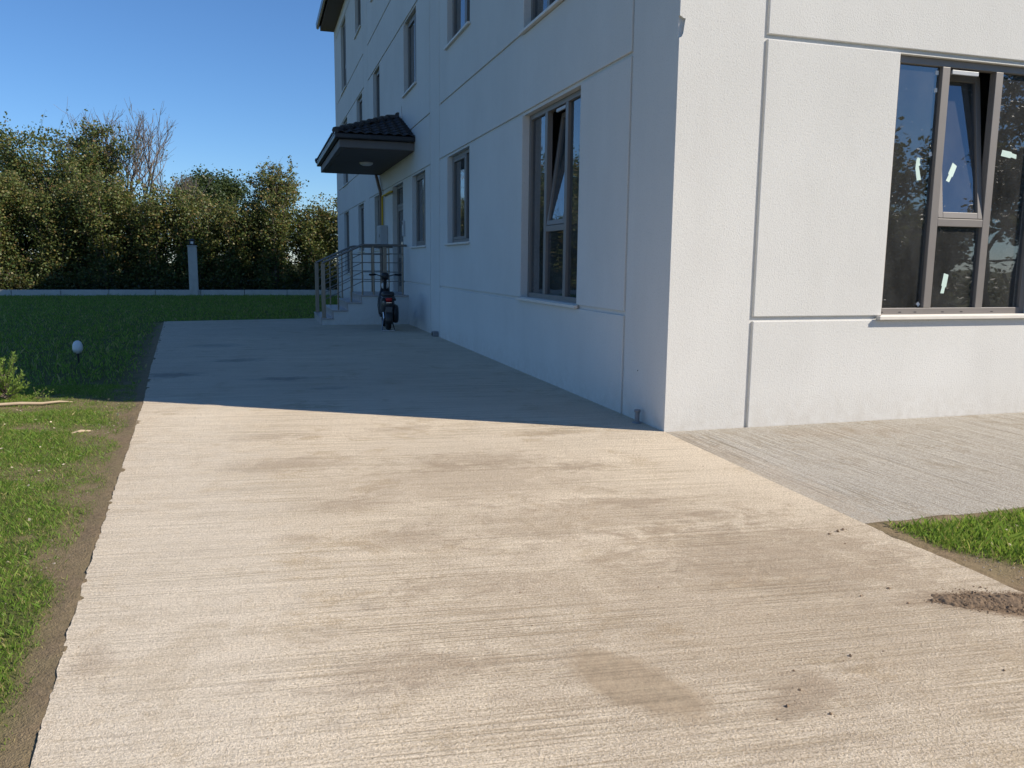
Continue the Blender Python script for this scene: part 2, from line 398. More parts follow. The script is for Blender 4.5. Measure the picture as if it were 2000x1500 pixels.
def ground_z(X, Y):
    return -.026 + .022*(vnoise(X, Y, .35, 11)-.5) - .05*np.clip((Y-5)/22, 0, 1)
def lawn_z(X, Y, side):
    z = ground_z(X, Y)
    d = np.abs(edge_x(Y) - X) if side == 'left' else np.minimum(np.abs(X + .09), np.abs(Y + 2.63))
    k = np.exp(-(d/.10)**2)*np.where(Y < 14.7, 1, 0)
    z = z*(1-k) + k*(-.003 + .012*(vnoise(X, Y, .22, 15)-.5) + .008*(vnoise(X, Y, .05, 16)-.5))
    inside = (X > edge_x(Y) + .03) & (Y < 14.6) if side == 'left' else (X < -.13) | (Y > -2.60)
    return np.where(inside, -.05, z)
def green_mask(X, Y, side):
    n = .55*vnoise(X, Y, .55, 3) + .30*vnoise(X, Y, .2, 4) + .15*vnoise(X, Y, .08, 5)
    n = np.clip((n - .20)/.20, 0, 1)
    if side == 'left':
        d = edge_x(Y) - X - .10*vnoise(X*0, Y, .5, 7)
        far = np.clip((Y + 2.6)/2.0, 0, 1)
        e = np.clip((d - .05 - (.05 + .20*far)*vnoise(X, Y, .4, 8))/(.06 + .16*far), 0, 1)
        # bare strip with sticks where the conifer stands
        bare = np.exp(-((Y - 2.75 - .10*(X+5.4))/.28)**2)*.85
        e = e*(1 - bare*np.clip((5.9 + X)/.4 + 1, 0, 1))
        e = np.where(Y > 4.5, np.maximum(e, np.clip((d-.1)/.2, 0, 1)*.9), e)
        n = np.where(Y > 3.8, np.maximum(n, .75), n); e = np.where(Y > 14.95, 1.0, e)
    else:
        d = np.minimum(X + .05, -2.60 - Y)
        e = np.clip((d - .02 - .10*vnoise(X, Y, .3, 9))/.10, 0, 1)
        d2 = X + .10 - .42*np.clip((-3.05 - Y)/.5, 0, 1)
        e = e*np.clip(d2/.25, 0, 1)
    fuzz = .62*np.clip((d - .03)/.06, 0, 1)*vnoise(X, Y, .12, 19) if side == 'left' else 0
    return np.maximum(n*e, fuzz)

def lawn(name, X, Y, side):
    Z = lawn_z(X, Y, side) + .008*(vnoise(X, Y, .12, 12)-.5)*(np.abs(edge_x(Y)-X) > .08)
    G = green_mask(X, Y, side)
    Z = np.minimum(Z + .008*G, .012)
    return tag(add_obj(name, grid_mesh(name, X, Y, Z, 'lawn_soil', G)), kind='structure')
off = np.array([.10, .045, .03, .018, .008, -.002, -.012, -.025, -.04, -.06, -.085, -.115, -.15, -.19, -.24] + list(-np.arange(.30, 4.0, .08)) + list(-np.arange(4.0, 18, .35)))
OX, LY = np.meshgrid(off, np.arange(-14, 14.61, .04)); lawn('lawn', edge_x(LY) + OX, LY, 'left')
BX, BY = np.meshgrid(np.arange(-22, -.15, .12), np.arange(14.6, 31.61, .12)); lawn('lawn', BX, BY, 'left')
RX, RY = np.meshgrid(np.concatenate([np.arange(-.22, 1.6, .03), np.arange(1.6, 9, .12)]), np.concatenate([np.arange(-9, -4.4, .12), np.arange(-4.4, -2.51, .03)])); lawn('lawn', RX, RY, 'right')

def concrete_slab(name, pts, z0, z1, mat, rough_edges, seed):
    """outline densified with a ragged cast edge"""
    rnd = random.Random(seed); out = []
    n = len(pts)
    for i in range(n):
        a = Vector((*pts[i], 0)); b = Vector((*pts[(i+1) % n], 0)); L = (b-a).length
        k = max(1, int(L/.018)) if i in rough_edges else 1
        nn = (b-a).normalized().cross(Vector((0, 0, 1)))
        lastw = 0
        for j in range(k):
            p = a.lerp(b, j/k); lastw = lastw*.7 + rnd.gauss(0, 1)*.0022
            if j: p = p + nn*lastw
            out.append((p.x, p.y))
    k = len(out)
    mb = MB()
    mb.poly([(x, y, z1) for x, y in out], [tuple(range(k))])
    mb.poly([(x, y, z1) for x, y in out] + [(x, y, z0) for x, y in out], [(i, (i+1) % k, k+(i+1) % k, k+i) for i in range(k)])
    return tag(mb.build(name, mat), kind='structure')
drive = [(-.06, -26.0), (-.10, -2.63), (0.0, -.01), (.02, .01), (.02, 16.5), (-2.0, 15.2), (-5.53, 14.6), (-4.79, 5.5), (-4.54, 2.75), (-4.34, 0), (-4.17, -2.36), (-4.04, -3.9), (-3.75, -9.0), (-3.6, -26.0)]  # unseen stretch behind the camera lengthened to bounce sunlight onto the shaded wall
concrete_slab('driveway', drive, -.12, 0.0, 'concrete', {0, 5, 6, 7, 8, 9, 10, 11}, 5)
path = [(-.002, -.012), (-.098, -2.628), (16, -2.60), (16, .012), (.02, .012)]
concrete_slab('side_path', path, -.12, -.004, 'concrete_path', {0, 1}, 6)

# ------------------------------------------------------------------ apartment building
bld = tag(empty('apartment_building', (0, 0, 0)), 'white rendered three-storey apartment building with dark-framed windows and dark eaves', 'building')
GD, GW = .025, .040                                   # groove depth and width
LEN, WID, TOP = 30.5, 14.0, 10.98
def P(f, u, v, d):                                    # facade coordinates -> world
    return (d, u, v) if f == 'L' else (u, d, v)
def slab(f, u0, u1, v0, v1, d0, d1, holes, name, mat, parent, bevel=0.0, back=False, extra=None):
    us = {u0, u1}; vz = {v0, v1}
    hs = []
    for (a, b, c, e) in holes:
        a, b, c, e = max(a, u0), min(b, u1), max(c, v0), min(e, v1)
        if a < b and c < e: hs.append((a, b, c, e)); us |= {a, b}; vz |= {c, e}
    us = sorted(us); vz = sorted(vz)
    def solid(i, j):
        if i < 0 or j < 0 or i >= len(us)-1 or j >= len(vz)-1: return False
        uc = (us[i]+us[i+1])/2; vc = (vz[j]+vz[j+1])/2
        return not any(a < uc < b and c < vc < e for a, b, c, e in hs)
    bm = bmesh.new(); cache = {}
    def V(i, j, d):
        k = (i, j, d)
        if k not in cache: cache[k] = bm.verts.new(P(f, us[i], vz[j], d))
        return cache[k]
    for i in range(len(us)-1):
        for j in range(len(vz)-1):
            if not solid(i, j): continue
            bm.faces.new((V(i, j, d0), V(i+1, j, d0), V(i+1, j+1, d0), V(i, j+1, d0)))
            if back: bm.faces.new((V(i, j, d1), V(i, j+1, d1), V(i+1, j+1, d1), V(i+1, j, d1)))
            for (di, dj, a, b) in ((-1, 0, (i, j), (i, j+1)), (1, 0, (i+1, j), (i+1, j+1)), (0, -1, (i, j), (i+1, j)), (0, 1, (i, j+1), (i+1, j+1))):
                if not solid(i+di, j+dj):
                    bm.faces.new((V(*a, d0), V(*b, d0), V(*b, d1), V(*a, d1)))
    bmesh.ops.dissolve_limit(bm, angle_limit=.01, verts=bm.verts[:], edges=bm.edges[:])
    bmesh.ops.recalc_face_normals(bm, faces=bm.faces)
    # open shells can come out inverted: the front must face outwards
    ax = 0 if f == 'L' else 1
    for fc in bm.faces:
        if abs(fc.normal[ax]) > .9 and abs(fc.calc_center_median()[ax] - d0) < 1e-4:
            if fc.normal[ax] > 0: bmesh.ops.reverse_faces(bm, faces=bm.faces[:])
            break
    me = bpy.data.meshes.new(name); bm.to_mesh(me); bm.free(); me.materials.append(M[mat])
    return add_obj(name, me, parent, bevel)

ROWS = [0.98, 3.38, 4.38, 6.88, 7.90, 10.50]          # centres of the horizontal joints
g2 = GW/2
# openings: (u0, u1, v0, v1, kind)
def storey(bigv, smallv, z):
    return z
WL = []
for k, (sillb, sills, head) in enumerate(((1.00, 1.80, 3.36), (4.40, 5.26, 6.86), (7.92, 8.86, 10.48))):
    WL.append((2.17, 4.22, sillb, head, 'big', k == 0))
    WL.append((7.06, 8.72, sills, head, 'small', False))
    if k == 0: WL.append((10.80, 12.37, sills, head, 'small', False))
    else: WL.append((11.74, 13.32, sills, head, 'small', False))
    WL.append((17.25, 18.60, sills, head, 'small', False))
    WL.append((21.20, 22.80, sills, head, 'small', False))
    WL.append((25.85, 27.70, sillb, head, 'big', k == 1))
DOOR = (13.55, 15.19, .68, 3.36)
WR = []
for k, (sillb, head) in enumerate(((1.00, 3.36), (4.40, 6.86), (7.92, 10.48))):
    WR.append((2.22, 4.03, sillb, head, 'big', k == 0))
    WR.append((9.2, 11.0, sillb, head, 'big', False))
holesL = [w[:4] for w in WL] + [DOOR]; holesR = [w[:4] for w in WR]
# structural walls behind the render
slab('L', .30, LEN, -.1, TOP, GD, .30, holesL, 'wall', 'stucco', bld, back=True)
slab('R', GD, WID, -.1, TOP, GD, .30, holesR, 'wall', 'stucco', bld, back=True)
MB().box((.30, LEN-.3, -.1), (WID-.3, LEN-.001, TOP)).build('wall', 'stucco', bld)
MB().box((WID-.3, .30, -.1), (WID-.001, LEN-.001, TOP)).build('wall', 'stucco', bld)
zs = [-.03] + ROWS + [TOP]
def panels(f, bays, strips, holes, u_end):
    for (a, b) in bays:
        for i in range(len(zs)-1):
            v0 = zs[i] + (g2 if i else 0); v1 = zs[i+1] - (g2 if i < len(zs)-2 else 0)
            cuts = sorted((h[0], h[1]) for h in holes if h[2] <= v0 + .03 and h[3] >= v1 - .03 and a < h[0] and h[1] < b)
            p = a
            for (c, e) in cuts + [(b, None)]:
                slab(f, p, c, v0, v1, 0.0, GD, holes, 'wall_panel', 'stucco', bld, .007); p = e
    for (a, b) in strips:
        slab(f, a, b, -.03, TOP, 0.0, GD, holes, 'wall_panel', 'stucco', bld, .007)
panels('L', [(.88+GW, 9.38), (10.27+GW, 19.75), (20.75+GW, 29.6)],
       [(GD, .88), (9.38+GW, 10.27), (19.75+GW, 20.75), (29.6+GW, LEN)], holesL, LEN)
panels('R', [(.80+GW, 6.55), (6.55+GW, 13.1)], [(13.1+GW, WID)], holesR, WID)
# corner strip of the lit side, with the chipped edge
def corner_strip():
    z0, z1, u1 = -.03, TOP, .80
    out = [(0, z0), (u1, z0), (u1, z1), (0, z1)]
    chip = [(0, 3.47), (.012, 3.465), (.038, 3.45), (.052, 3.452), (.046, 3.415), (.040, 3.37), (.036, 3.335), (.022, 3.305), (0, 3.295)]
    out = out[:4] + chip
    k = len(out); mb = MB()
    mb.poly([(u, 0, z) for u, z in out], [tuple(range(k))])
    mb.poly([(u, 0, z) for u, z in out] + [(u, GD, z) for u, z in out], [(i, (i+1) % k, k+(i+1) % k, k+i) for i in range(k)])
    mb.build('wall_panel', 'stucco', bld)
corner_strip()

# windows ----------------------------------------------------------
def fbox(mb, f, u0, u1, v0, v1, d0, d1):
    a = P(f, u0, v0, d0); b = P(f, u1, v1, d1)
    return mb.box(tuple(min(x, y) for x, y in zip(a, b)), tuple(max(x, y) for x, y in zip(a, b)))
def ring(mb, f, u0, u1, v0, v1, w, d0, d1):
    fbox(mb, f, u0, u0+w, v0, v1, d0, d1); fbox(mb, f, u1-w, u1, v0, v1, d0, d1)
    fbox(mb, f, u0+w, u1-w, v1-w, v1, d0, d1); fbox(mb, f, u0+w, u1-w, v0, v0+w, d0, d1)
    return mb
def pane(f, u0, u1, v0, v1, d, parent):
    return fbox(MB(), f, u0-.006, u1+.006, v0-.006, v1+.006, d, d+.006).build('pane', 'window_glass', parent)
def sill(f, u0, u1, v0, dep, parent):
    mb = MB(); fbox(mb, f, u0+.001, u1-.001, v0-.034, v0+.004, .0, dep)
    fbox(mb, f, u0-.055, u1+.055, v0-.038, v0-.002, -.052, -.001)
    return mb.build('sill', 'sill_stone', parent, .005)
def tilt_sash(f, u0, u1, v0, v1, d, ang, parent, win_label=None):
    """bottom-hung sash tilted into the room"""
    mb = MB(); ring(mb, f, u0, u1, v0, v1, .058, d, d+.062)
    s_ = mb.build('sash', 'frame_metal', parent, .004)
    g = fbox(MB(), f, u0+.052, u1-.052, v0+.052, v1-.052, d+.026, d+.032).build('pane', 'window_glass', parent)
    piv = Vector(P(f, (u0+u1)/2, v0+.02, d+.03))
    axis = Vector((0, 1, 0)) if f == 'L' else Vector((1, 0, 0))
    rotm = Matrix.Translation(piv) @ Matrix.Rotation(ang if f == 'L' else -ang, 4, axis) @ Matrix.Translation(-piv)
    for o in (s_, g):
        o.data.transform(rotm); o.data.update()
    # stay arm seen in the open gap at the head
    arm = MB(); a = rotm @ Vector(P(f, u0+.12, v1-.03, d+.03)); b = Vector(P(f, u0+.05, v1-.012, d+.03))
    fbox(arm, f, u0+.03, u0+.34, v1-.052, v1-.014, d+.004, d+.03)
    arm.build('stay_arm', 'box_grey', parent, .003)
    return rotm
def window(f, u0, u1, v0, v1, kind, opened):
    dep = .10 if f == 'L' else .07
    fw_, fd = .065, .07
    d0, d1 = dep, dep+fd
    root = ring(MB(), f, u0, u1, v0, v1, fw_, d0, d1).build('window', 'frame_metal', bld, .004)
    gd = d0 + .034
    W = u1-u0; res = None
    if kind == 'big':
        m1, m2 = u0+W*.302, u0+W*.651; mw = .088
        for mm in (m1, m2):
            fbox(MB(), f, mm, mm+mw, v0+fw_, v1-fw_, d0-.002, d1).build('mullion', 'frame_metal', root, .004)
        tz = v0+.845
        fbox(MB(), f, m1+mw, m2, tz, tz+.072, d0-.001, d1).build('transom', 'frame_metal', root, .004)
        pane(f, u0+fw_, m1, v0+fw_, v1-fw_, gd, root)
        pane(f, m2+mw, u1-fw_, v0+fw_, v1-fw_, gd, root)
        pane(f, m1+mw, m2, v0+fw_, tz, gd, root)
        if opened: res = tilt_sash(f, m1+mw+.004, m2-.004, tz+.074, v1-fw_-.002, d0+.004, R(7.5), root)
        else:
            ring(MB(), f, m1+mw+.002, m2-.002, tz+.074, v1-fw_-.002, .055, d0-.004, d1-.01).build('sash', 'frame_metal', root, .004)
            pane(f, m1+mw+.055, m2-.055, tz+.127, v1-fw_-.055, gd-.006, root)
    else:
        mm = u0+W*.36; mw = .08
        fbox(MB(), f, mm, mm+mw, v0+fw_, v1-fw_, d0-.002, d1).build('mullion', 'frame_metal', root, .004)
        pane(f, u0+fw_, mm, v0+fw_, v1-fw_, gd, root)
        ring(MB(), f, mm+mw+.002, u1-fw_-.002, v0+fw_+.002, v1-fw_-.002, .048, d0-.004, d1-.01).build('sash', 'frame_metal', root, .004)
        pane(f, mm+mw+.048, u1-fw_-.048, v0+fw_+.048, v1-fw_-.048, gd-.006, root)
    sill(f, u0, u1, v0, dep+.004, root)
    return root, res
for w in WL: window('L', *w)
rightwin = None
for w in WR:
    rw = window('R', *w)
    if rightwin is None: rightwin = rw
rwin, tiltm = rightwin
# manufacturer's paper tags and glazing corner blocks left on the new glass
def sticker(outline, y, mat, tr=None):
    k = len(outline); mb = MB()
    mb.poly([(u, y-.0012, z) for u, z in outline] + [(u, y, z) for u, z in outline], [tuple(range(k)), tuple(range(k, 2*k))[::-1]] + [(i, (i+1) % k, k+(i+1) % k, k+i) for i in range(k)])
    o = mb.build('sticker', mat, rwin)
    if tr is not None: o.data.transform(tr)
def poly_at(cx, cz, ang, pts):
    c, s_ = math.cos(R(ang)), math.sin(R(ang))
    return [(cx + x*c - z*s_, cz + x*s_ + z*c) for x, z in pts]
tagshape = [(-.023, -.10), (.018, -.095), (.020, -.035), (.031, -.028), (.029, .09), (-.029, .095), (-.029, -.025), (-.019, -.032)]
GY = .07 + .034
sticker([(2.578, 2.45), (2.592, 2.475), (2.622, 2.465), (2.618, 2.43), (2.632, 2.405), (2.612, 2.395), (2.648, 2.27), (2.602, 2.262), (2.575, 2.37)], GY, 'sticker_mint')
sticker(poly_at(3.05, 2.36, -28, tagshape), .07+.004+.026, 'sticker_mint', tiltm)
sticker(poly_at(3.03, 1.30, -9, tagshape), GY, 'sticker_mint')
sticker(poly_at(3.68, 2.55, 82, tagshape), GY, 'sticker_mint')
for (u, z, a) in ((2.735, 3.245, 0), (2.735, 3.09, 6), (2.735, 2.51, 20), (2.735, 1.10, 45), (3.50, 1.09, 10)):
    sticker(poly_at(u, z, a, [(-.017, -.019), (.017, -.019), (.017, .019), (-.017, .019)]), GY, 'sticker_white')
# drain slots in the bottom rail of the near window
for u in (2.27, 2.48, 2.66, 2.99, 3.22, 3.6):
    MB().box((u, .0685, 1.022), (u+.03, .0705, 1.030)).build('drain_slot', 'black_plastic', rwin)

# entrance door ----------------------------------------------------
du0, du1, dv0, dv1 = DOOR
door = ring(MB(), 'L', du0, du1, dv0, dv1, .07, .12, .20).build('door', 'frame_metal', bld, .004)
fbox(MB(), 'L', du0+.07, du1-.07, 2.82, 2.90, .121, .199).build('transom', 'frame_metal', door, .004)
pane('L', du0+.07, du1-.07, 2.90, dv1-.07, .155, door)
dm = du0 + .62
fbox(MB(), 'L', dm-.03, dm+.03, dv0+.07, 2.82, .119, .199).build('mullion', 'frame_metal', door, .004)
for (a, b) in ((du0+.072, dm-.032), (dm+.032, du1-.072)):
    leaf = ring(MB(), 'L', a, b, dv0+.072, 2.818, .085, .125, .185).build('door_leaf', 'frame_metal', door, .004)
    fbox(MB(), 'L', a+.085, b-.085, 1.55, 1.66, .13, .18).build('lock_rail', 'frame_metal', door, .004)
    pane('L', a+.085, b-.085, dv0+.157, 1.55, .15, door); pane('L', a+.085, b-.085, 1.66, 2.733, .15, door)
MB().tube([(.09, dm+.07, 1.35), (.09, dm+.07, 1.95)], .014, 8).build('pull_handle', 'chrome', door)

# rooms behind the glass: slabs and a core
for z in (.50, 4.02, 7.50):
    MB().box((.301, .301, z), (WID-.301, LEN-.301, z+.16)).build('floor_slab', 'interior_floor', bld)
MB().box((4.6, 4.8, -.05), (WID-4.6, LEN-4.8, TOP-.05)).build('core_wall', 'interior_plaster', bld)
for y in (5.6, 9.9, 16.3, 20.3, 24.6):
    MB().box((.302, y, .1), (4.598, y+.15, TOP-.06)).build('room_wall', 'interior_plaster', bld)
MB().box((5.4, .302, .1), (5.55, 4.798, TOP-.06)).build('room_wall', 'interior_plaster', bld)

# eaves and roof ---------------------------------------------------
OV = .56
MB().box((-OV, -OV, TOP), (WID+OV, LEN+.02, TOP+.10)).build('soffit', 'soffit_board', bld)
mb = MB(); mb.box((-OV-.002, -OV, TOP+.10), (WID+OV, LEN+.04, TOP+.26)); mb.build('fascia', 'fascia_paint', bld)
mb = MB()
def gutter_profile(x0):                                # half-round box gutter along the long eave
    return [(x0, TOP+.26), (x0-.03, TOP+.10), (x0-.09, TOP+.05), (x0-.15, TOP+.10), (x0-.17, TOP+.27), (x0-.155, TOP+.27), (x0-.135, TOP+.115), (x0-.09, TOP+.075), (x0-.04, TOP+.115), (x0-.012, TOP+.26)]
gp = gutter_profile(-OV-.004)
mb.loft([[(x, y, z) for x, z in gp] for y in (-OV-.02, LEN+.06)], False)
mb.build('gutter', 'gutter_metal', bld)
rx0, rx1, ry0, ry1, rz = -OV-.05, WID+OV+.05, -OV-.05, LEN+.10, TOP+.27
MB().poly([(rx0, ry0, rz), (rx1, ry0, rz), (rx1, ry1, rz), (rx0, ry1, rz), (WID/2, ry0+7.3, rz+2.9), (WID/2, ry1-7.3, rz+2.9)],
          [(0, 1, 4), (1, 2, 5, 4), (2, 3, 5), (3, 0, 4, 5), (0, 3, 2, 1)]).build('roof', 'roof_main', bld)

# entrance canopy --------------------------------------------------
cx0, cy0, cy1, cz = -1.62, 12.0, 17.45, 3.87
can = MB().box((cx0, cy0, cz), (-.001, cy1, cz+.17)).build('canopy', 'fascia_paint', bld, .01)
MB().box((cx0+.10, cy0+.10, cz-.012), (-.002, cy1-.10, cz-.0)).build('soffit', 'soffit_board', can)
ez = cz+.172
mb = MB()                                              # gutter round three sides
mb.box((cx0-.10, cy0-.12, ez), (-.003, cy0-.02, ez+.11)); mb.box((cx0-.10, cy1+.02, ez), (-.003, cy1+.12, ez+.11))
mb.box((cx0-.10, cy0-.02, ez), (cx0-.01, cy1+.02, ez+.11))
mb.build('gutter', 'gutter_metal', can, .02)
MB().box((cx0-.112, cy0-.135, ez+.085), (cx0-.102, cy1+.135, ez+.112)).build('gutter_lip', 'chrome', can)
E0 = [Vector((0, cy0-.10, ez+.10)), Vector((cx0-.09, cy0-.10, ez+.10)), Vector((cx0-.09, cy1+.10, ez+.10)), Vector((0, cy1+.10, ez+.10))]
A0, A1 = Vector((0, 13.85, 4.86)), Vector((0, 15.6, 4.86))
MB().poly([(-.002, *E0[0][1:]), E0[1], E0[2], (-.002, *E0[3][1:]), (-.002, A0.y, A0.z), (-.002, A1.y, A1.z)],
          [(0, 1, 4), (1, 2, 5, 4), (2, 3, 5), (0, 4, 5, 3), (0, 3, 2, 1)]).build('roof_deck', 'roof_tile_clay', can)
# one interlocking tile, instanced over the three slopes
def tile_mesh():
    w, l, n = .21, .30, 8; top = []; bot = []
    for i in range(n+1):
        u = i/n; z = .018*math.sin(u*2*math.pi - .6) + .018
        top.append((u*w - w/2, z)); bot.append((u*w - w/2, z - .012))
    vs_ = []
    for y, lift in ((0, .026), (l, .004)):
        vs_ += [(x, y, z+lift) for x, z in top] + [(x, y, z+lift) for x, z in bot]
    k = n+1; fs = []
    for i in range(n):
        fs += [(i, i+1, 2*k+i+1, 2*k+i), (k+i, 3*k+i, 3*k+i+1, k+i+1), (i, k+i, k+i+1, i+1)]
    mb = MB(); mb.poly(vs_, fs, True); return mb.mesh('roof_tile', 'roof_tile_clay')
TM = tile_mesh()
def tile_slope(a, b, apexa, apexb):
    """a,b eave ends; apexa/apexb ridge ends"""
    e = (b-a); L = e.length; ex = e.normalized()
    up_ = (apexa - a); up_ = up_ - ex*up_.dot(ex); H = up_.length; uy = up_.normalized(); nz = ex.cross(uy)
    if nz.z < 0: nz = -nz
    pa = (apexa-a).dot(ex); pb = (apexb-a).dot(ex)
    rows = int(H/.255)
    for r_ in range(rows+1):
        v = r_*.255 - .03; t_ = min(1, max(0, (v+.13)/H))
        lo = pa*t_; hi = L + (pb-L)*t_
        x = lo + .07
        while x < hi - .05:
            o = bpy.data.objects.new('roof_tile', TM); col.objects.link(o); o.parent = can
            mw_ = Matrix.Identity(4); p = a + ex*x + uy*v + nz*.006
            xx = ex if ex.cross(uy).dot(nz) > 0 else -ex
            for i in range(3): mw_[i][0] = xx[i]; mw_[i][1] = uy[i]; mw_[i][2] = nz[i]; mw_[i][3] = p[i]
            o.matrix_local = mw_
            x += .205
tile_slope(E0[1], E0[0], A0, A0); tile_slope(E0[2], E0[1], A1, A0); tile_slope(E0[3], E0[2], A1, A1)
def ridge_caps(a, b):
    d = b-a; L = d.length; n = int(L/.27); d.normalize()
    mb0 = None
    for i in range(n):
        p = a + d*(i*.27); q = a + d*(i*.27+.31)
        MB().tube([p + Vector((0, 0, .045)), q + Vector((0, 0, .03))], [.085, .062], 8).build('ridge_tile', 'roof_tile_clay', can)
ridge_caps(E0[1], A0 + Vector((-.05, 0, 0))); ridge_caps(E0[2], A1 + Vector((-.05, 0, 0))); ridge_caps(A0 + Vector((-.05, 0, 0)), A1 + Vector((-.05, 0, 0)))
MB().poly([(-.004, 13.55, 4.80), (-.004, 13.95, 4.90), (-.004, 13.62, 5.10), (-.03, 13.55, 4.80), (-.03, 13.95, 4.90), (-.012, 13.62, 5.10)],
          [(0, 1, 2), (3, 5, 4), (0, 3, 4, 1), (1, 4, 5, 2), (2, 5, 3, 0)]).build('flashing', 'stucco', can)
lt = MB().lathe([(.001, -.075), (.10, -.07), (.15, -.045), (.165, -.012), (.165, 0.0)], (-.74, 14.5, cz-.012), 24).build('ceiling_lamp', 'white_plastic', can)
# downpipe from the far end of the canopy gutter
mb = MB(); mb.tube([(-.10, 17.5, 4.05), (-.10, 17.45, 3.85), (-.07, 16.85, 3.35), (-.07, 16.80, 3.2), (-.07, 16.80, .05)], .045, 10)
mb.build('downpipe', 'pipe_brown', bld)

# ------------------------------------------------------------------ entrance steps and railings
steps = tag(empty('entrance_steps', (-1, 14, 0)), 'short flight of white-sided entrance steps with grey stone treads below the canopy', 'steps')
def child(o, root):
    o.parent = root; o.matrix_parent_inverse = Matrix.Translation(root.location).inverted() if root.rotation_euler.z == 0 else root.matrix_world.inverted()
    return o
SX = [-2.0, -1.74, -1.41, -1.09]; SZ = [.16, .34, .52, .68]; SY0, SY1 = 12.88, 15.32
mb = MB()
prof = [(-.001, -.02)]
pts = [(SX[0], -.02)]
for i in range(4):
    pts += [(SX[i], SZ[i]-.032)]
    if i < 3: pts += [(SX[i+1], SZ[i]-.032)]
pts += [(-.001, SZ[3]-.032), (-.001, -.02)]
k = len(pts)
mb.poly([(x, SY0, z) for x, z in pts] + [(x, SY1, z) for x, z in pts], [tuple(range(k)), tuple(range(k, 2*k))[::-1]] + [(i, (i+1) % k, k+(i+1) % k, k+i) for i in range(k)])
child(mb.build('step_body', 'stucco'), steps)
for i in range(4):
    x0 = SX[i]-.03; x1 = SX[i+1]-.001 if i < 3 else -.002
    if i == 3:
        for a, b in ((SY0-.03, 14.08), (14.084, SY1+.02)):
            child(MB().box((x0, a, SZ[i]-.031), (x1, b, SZ[i])).build('tread', 'tread_stone', None, .004), steps)
    else:
        child(MB().box((x0, SY0-.03, SZ[i]-.031), (x1, SY1+.02, SZ[i])).build('tread', 'tread_stone', None, .004), steps)
    zb = SZ[i-1] if i else 0.001
    child(MB().box((SX[i]-.021, SY0+.001, zb), (SX[i]-.001, SY1-.001, SZ[i]-.032)).build('riser', 'tread_stone'), steps)
def railing(y, label):
    root = tag(empty('stair_railing', (-1.95, y, SZ[0])), label, 'railing', 'railings on the entrance steps')
    def b(o): return child(o, root)
    px, pz = -1.95, SZ[0]
    b(MB().box((px-.045, y-.045, pz+.001), (px+.045, y+.045, 1.40)).build('newel_post', 'rail_post_steel', None, .006))
    b(MB().box((px-.06, y-.06, pz+.0005), (px+.06, y+.06, pz+.012)).build('base_plate', 'rail_post_steel', None))
    knee = -1.06
    def hz(x, top): return top - (knee - x)*.465 if x < knee else top
    for x, zf in ((-1.62, SZ[1]), (-1.32, SZ[2]), (-1.06, SZ[3]), (-.80, SZ[3]), (-.12, SZ[3])):
        b(MB().tube([(x, y, zf+.001), (x, y, hz(x, 1.815))], .018, 10).build('baluster', 'rail_steel'))
    b(MB().box((-.535-.04, y-.04, SZ[3]+.001), (-.535+.04, y+.04, 1.80)).build('post', 'rail_post_steel', None, .005))
    b(MB().tube([(px-.02, y, hz(px-.02, 1.83)), (knee-.03, y, hz(knee-.03, 1.83)), (knee+.03, y, 1.83), (-.02, y, 1.83)], .027, 12).build('handrail', 'rail_steel'))
    for z in (1.635, 1.43, 1.215, 1.0):
        b(MB().tube([(px+.03, y-.03, hz(px, z)), (knee, y-.03, z), (-.10, y-.03, z)], .0095, 8).build('rail_bar', 'rail_steel'))
railing(12.98, 'brown steel railing on the near side of the entrance steps, behind the moped')
railing(15.12, 'brown steel railing on the far side of the entrance steps, towards the hedge')

# ------------------------------------------------------------------ things fixed to the shaded wall
gas = tag(MB().tube([(-.02, 15.05, 3.23), (-.06, 15.10, 3.23), (-.06, 16.5, 3.23), (-.06, 16.56, 3.17), (-.06, 16.58, 2.40)], .028, 10).build('gas_pipe', 'yellow_paint'),
          'yellow gas pipe bent over the wall beside the entrance door', 'pipe')
mbx = tag(empty('meter_box', (-.07, 16.4, 1.88)), 'grey utility meter box on the wall under the yellow gas pipe', 'meter box')
child(MB().box((-.20, 16.02, 1.86), (-.002, 16.66, 2.42)).build('case', 'box_grey', None, .012), mbx)
child(MB().box((-.214, 16.06, 1.90), (-.201, 16.62, 2.38)).build('door', 'box_grey', None, .004), mbx)
child(MB().box((-.222, 16.10, 2.10), (-.215, 16.14, 2.18)).build('latch', 'black_plastic'), mbx)
child(MB().tube([(-.10, 16.5, 1.857), (-.10, 16.5, .70)], .022, 8).build('conduit', 'pipe_brown'), mbx)
ib = tag(empty('intercom_box', (-.03, 13.36, 2.05)), 'small grey intercom box on the wall at the near side of the entrance door', 'intercom')
child(MB().box((-.05, 13.28, 2.06), (-.001, 13.46, 2.42)).build('case', 'box_grey', None, .01), ib)
for i in range(4):
    child(MB().box((-.056, 13.335, 2.11+i*.05), (-.051, 13.405, 2.135+i*.05)).build('button', 'white_plastic'), ib)
child(MB().box((-.055, 13.33, 2.33), (-.051, 13.41, 2.39)).build('speaker_grille', 'black_plastic'), ib)
ps = tag(empty('pipe_stub', (-.06, .42, 0)), 'short grey pipe stub standing at the foot of the wall near the building corner', 'pipe')
child(MB().tube([(-.06, .42, -.01), (-.06, .42, .115)], .022, 12).build('pipe', 'pvc_grey'), ps)
child(MB().lathe([(.022, .10), (.030, .105), (.030, .125), (.001, .13)], (-.06, .42, 0), 12).build('cap', 'pvc_grey'), ps)
child(MB().lathe([(.045, 0.001), (.045, .008), (.022, .016)], (-.06, .42, 0), 12).build('collar', 'pvc_grey'), ps)
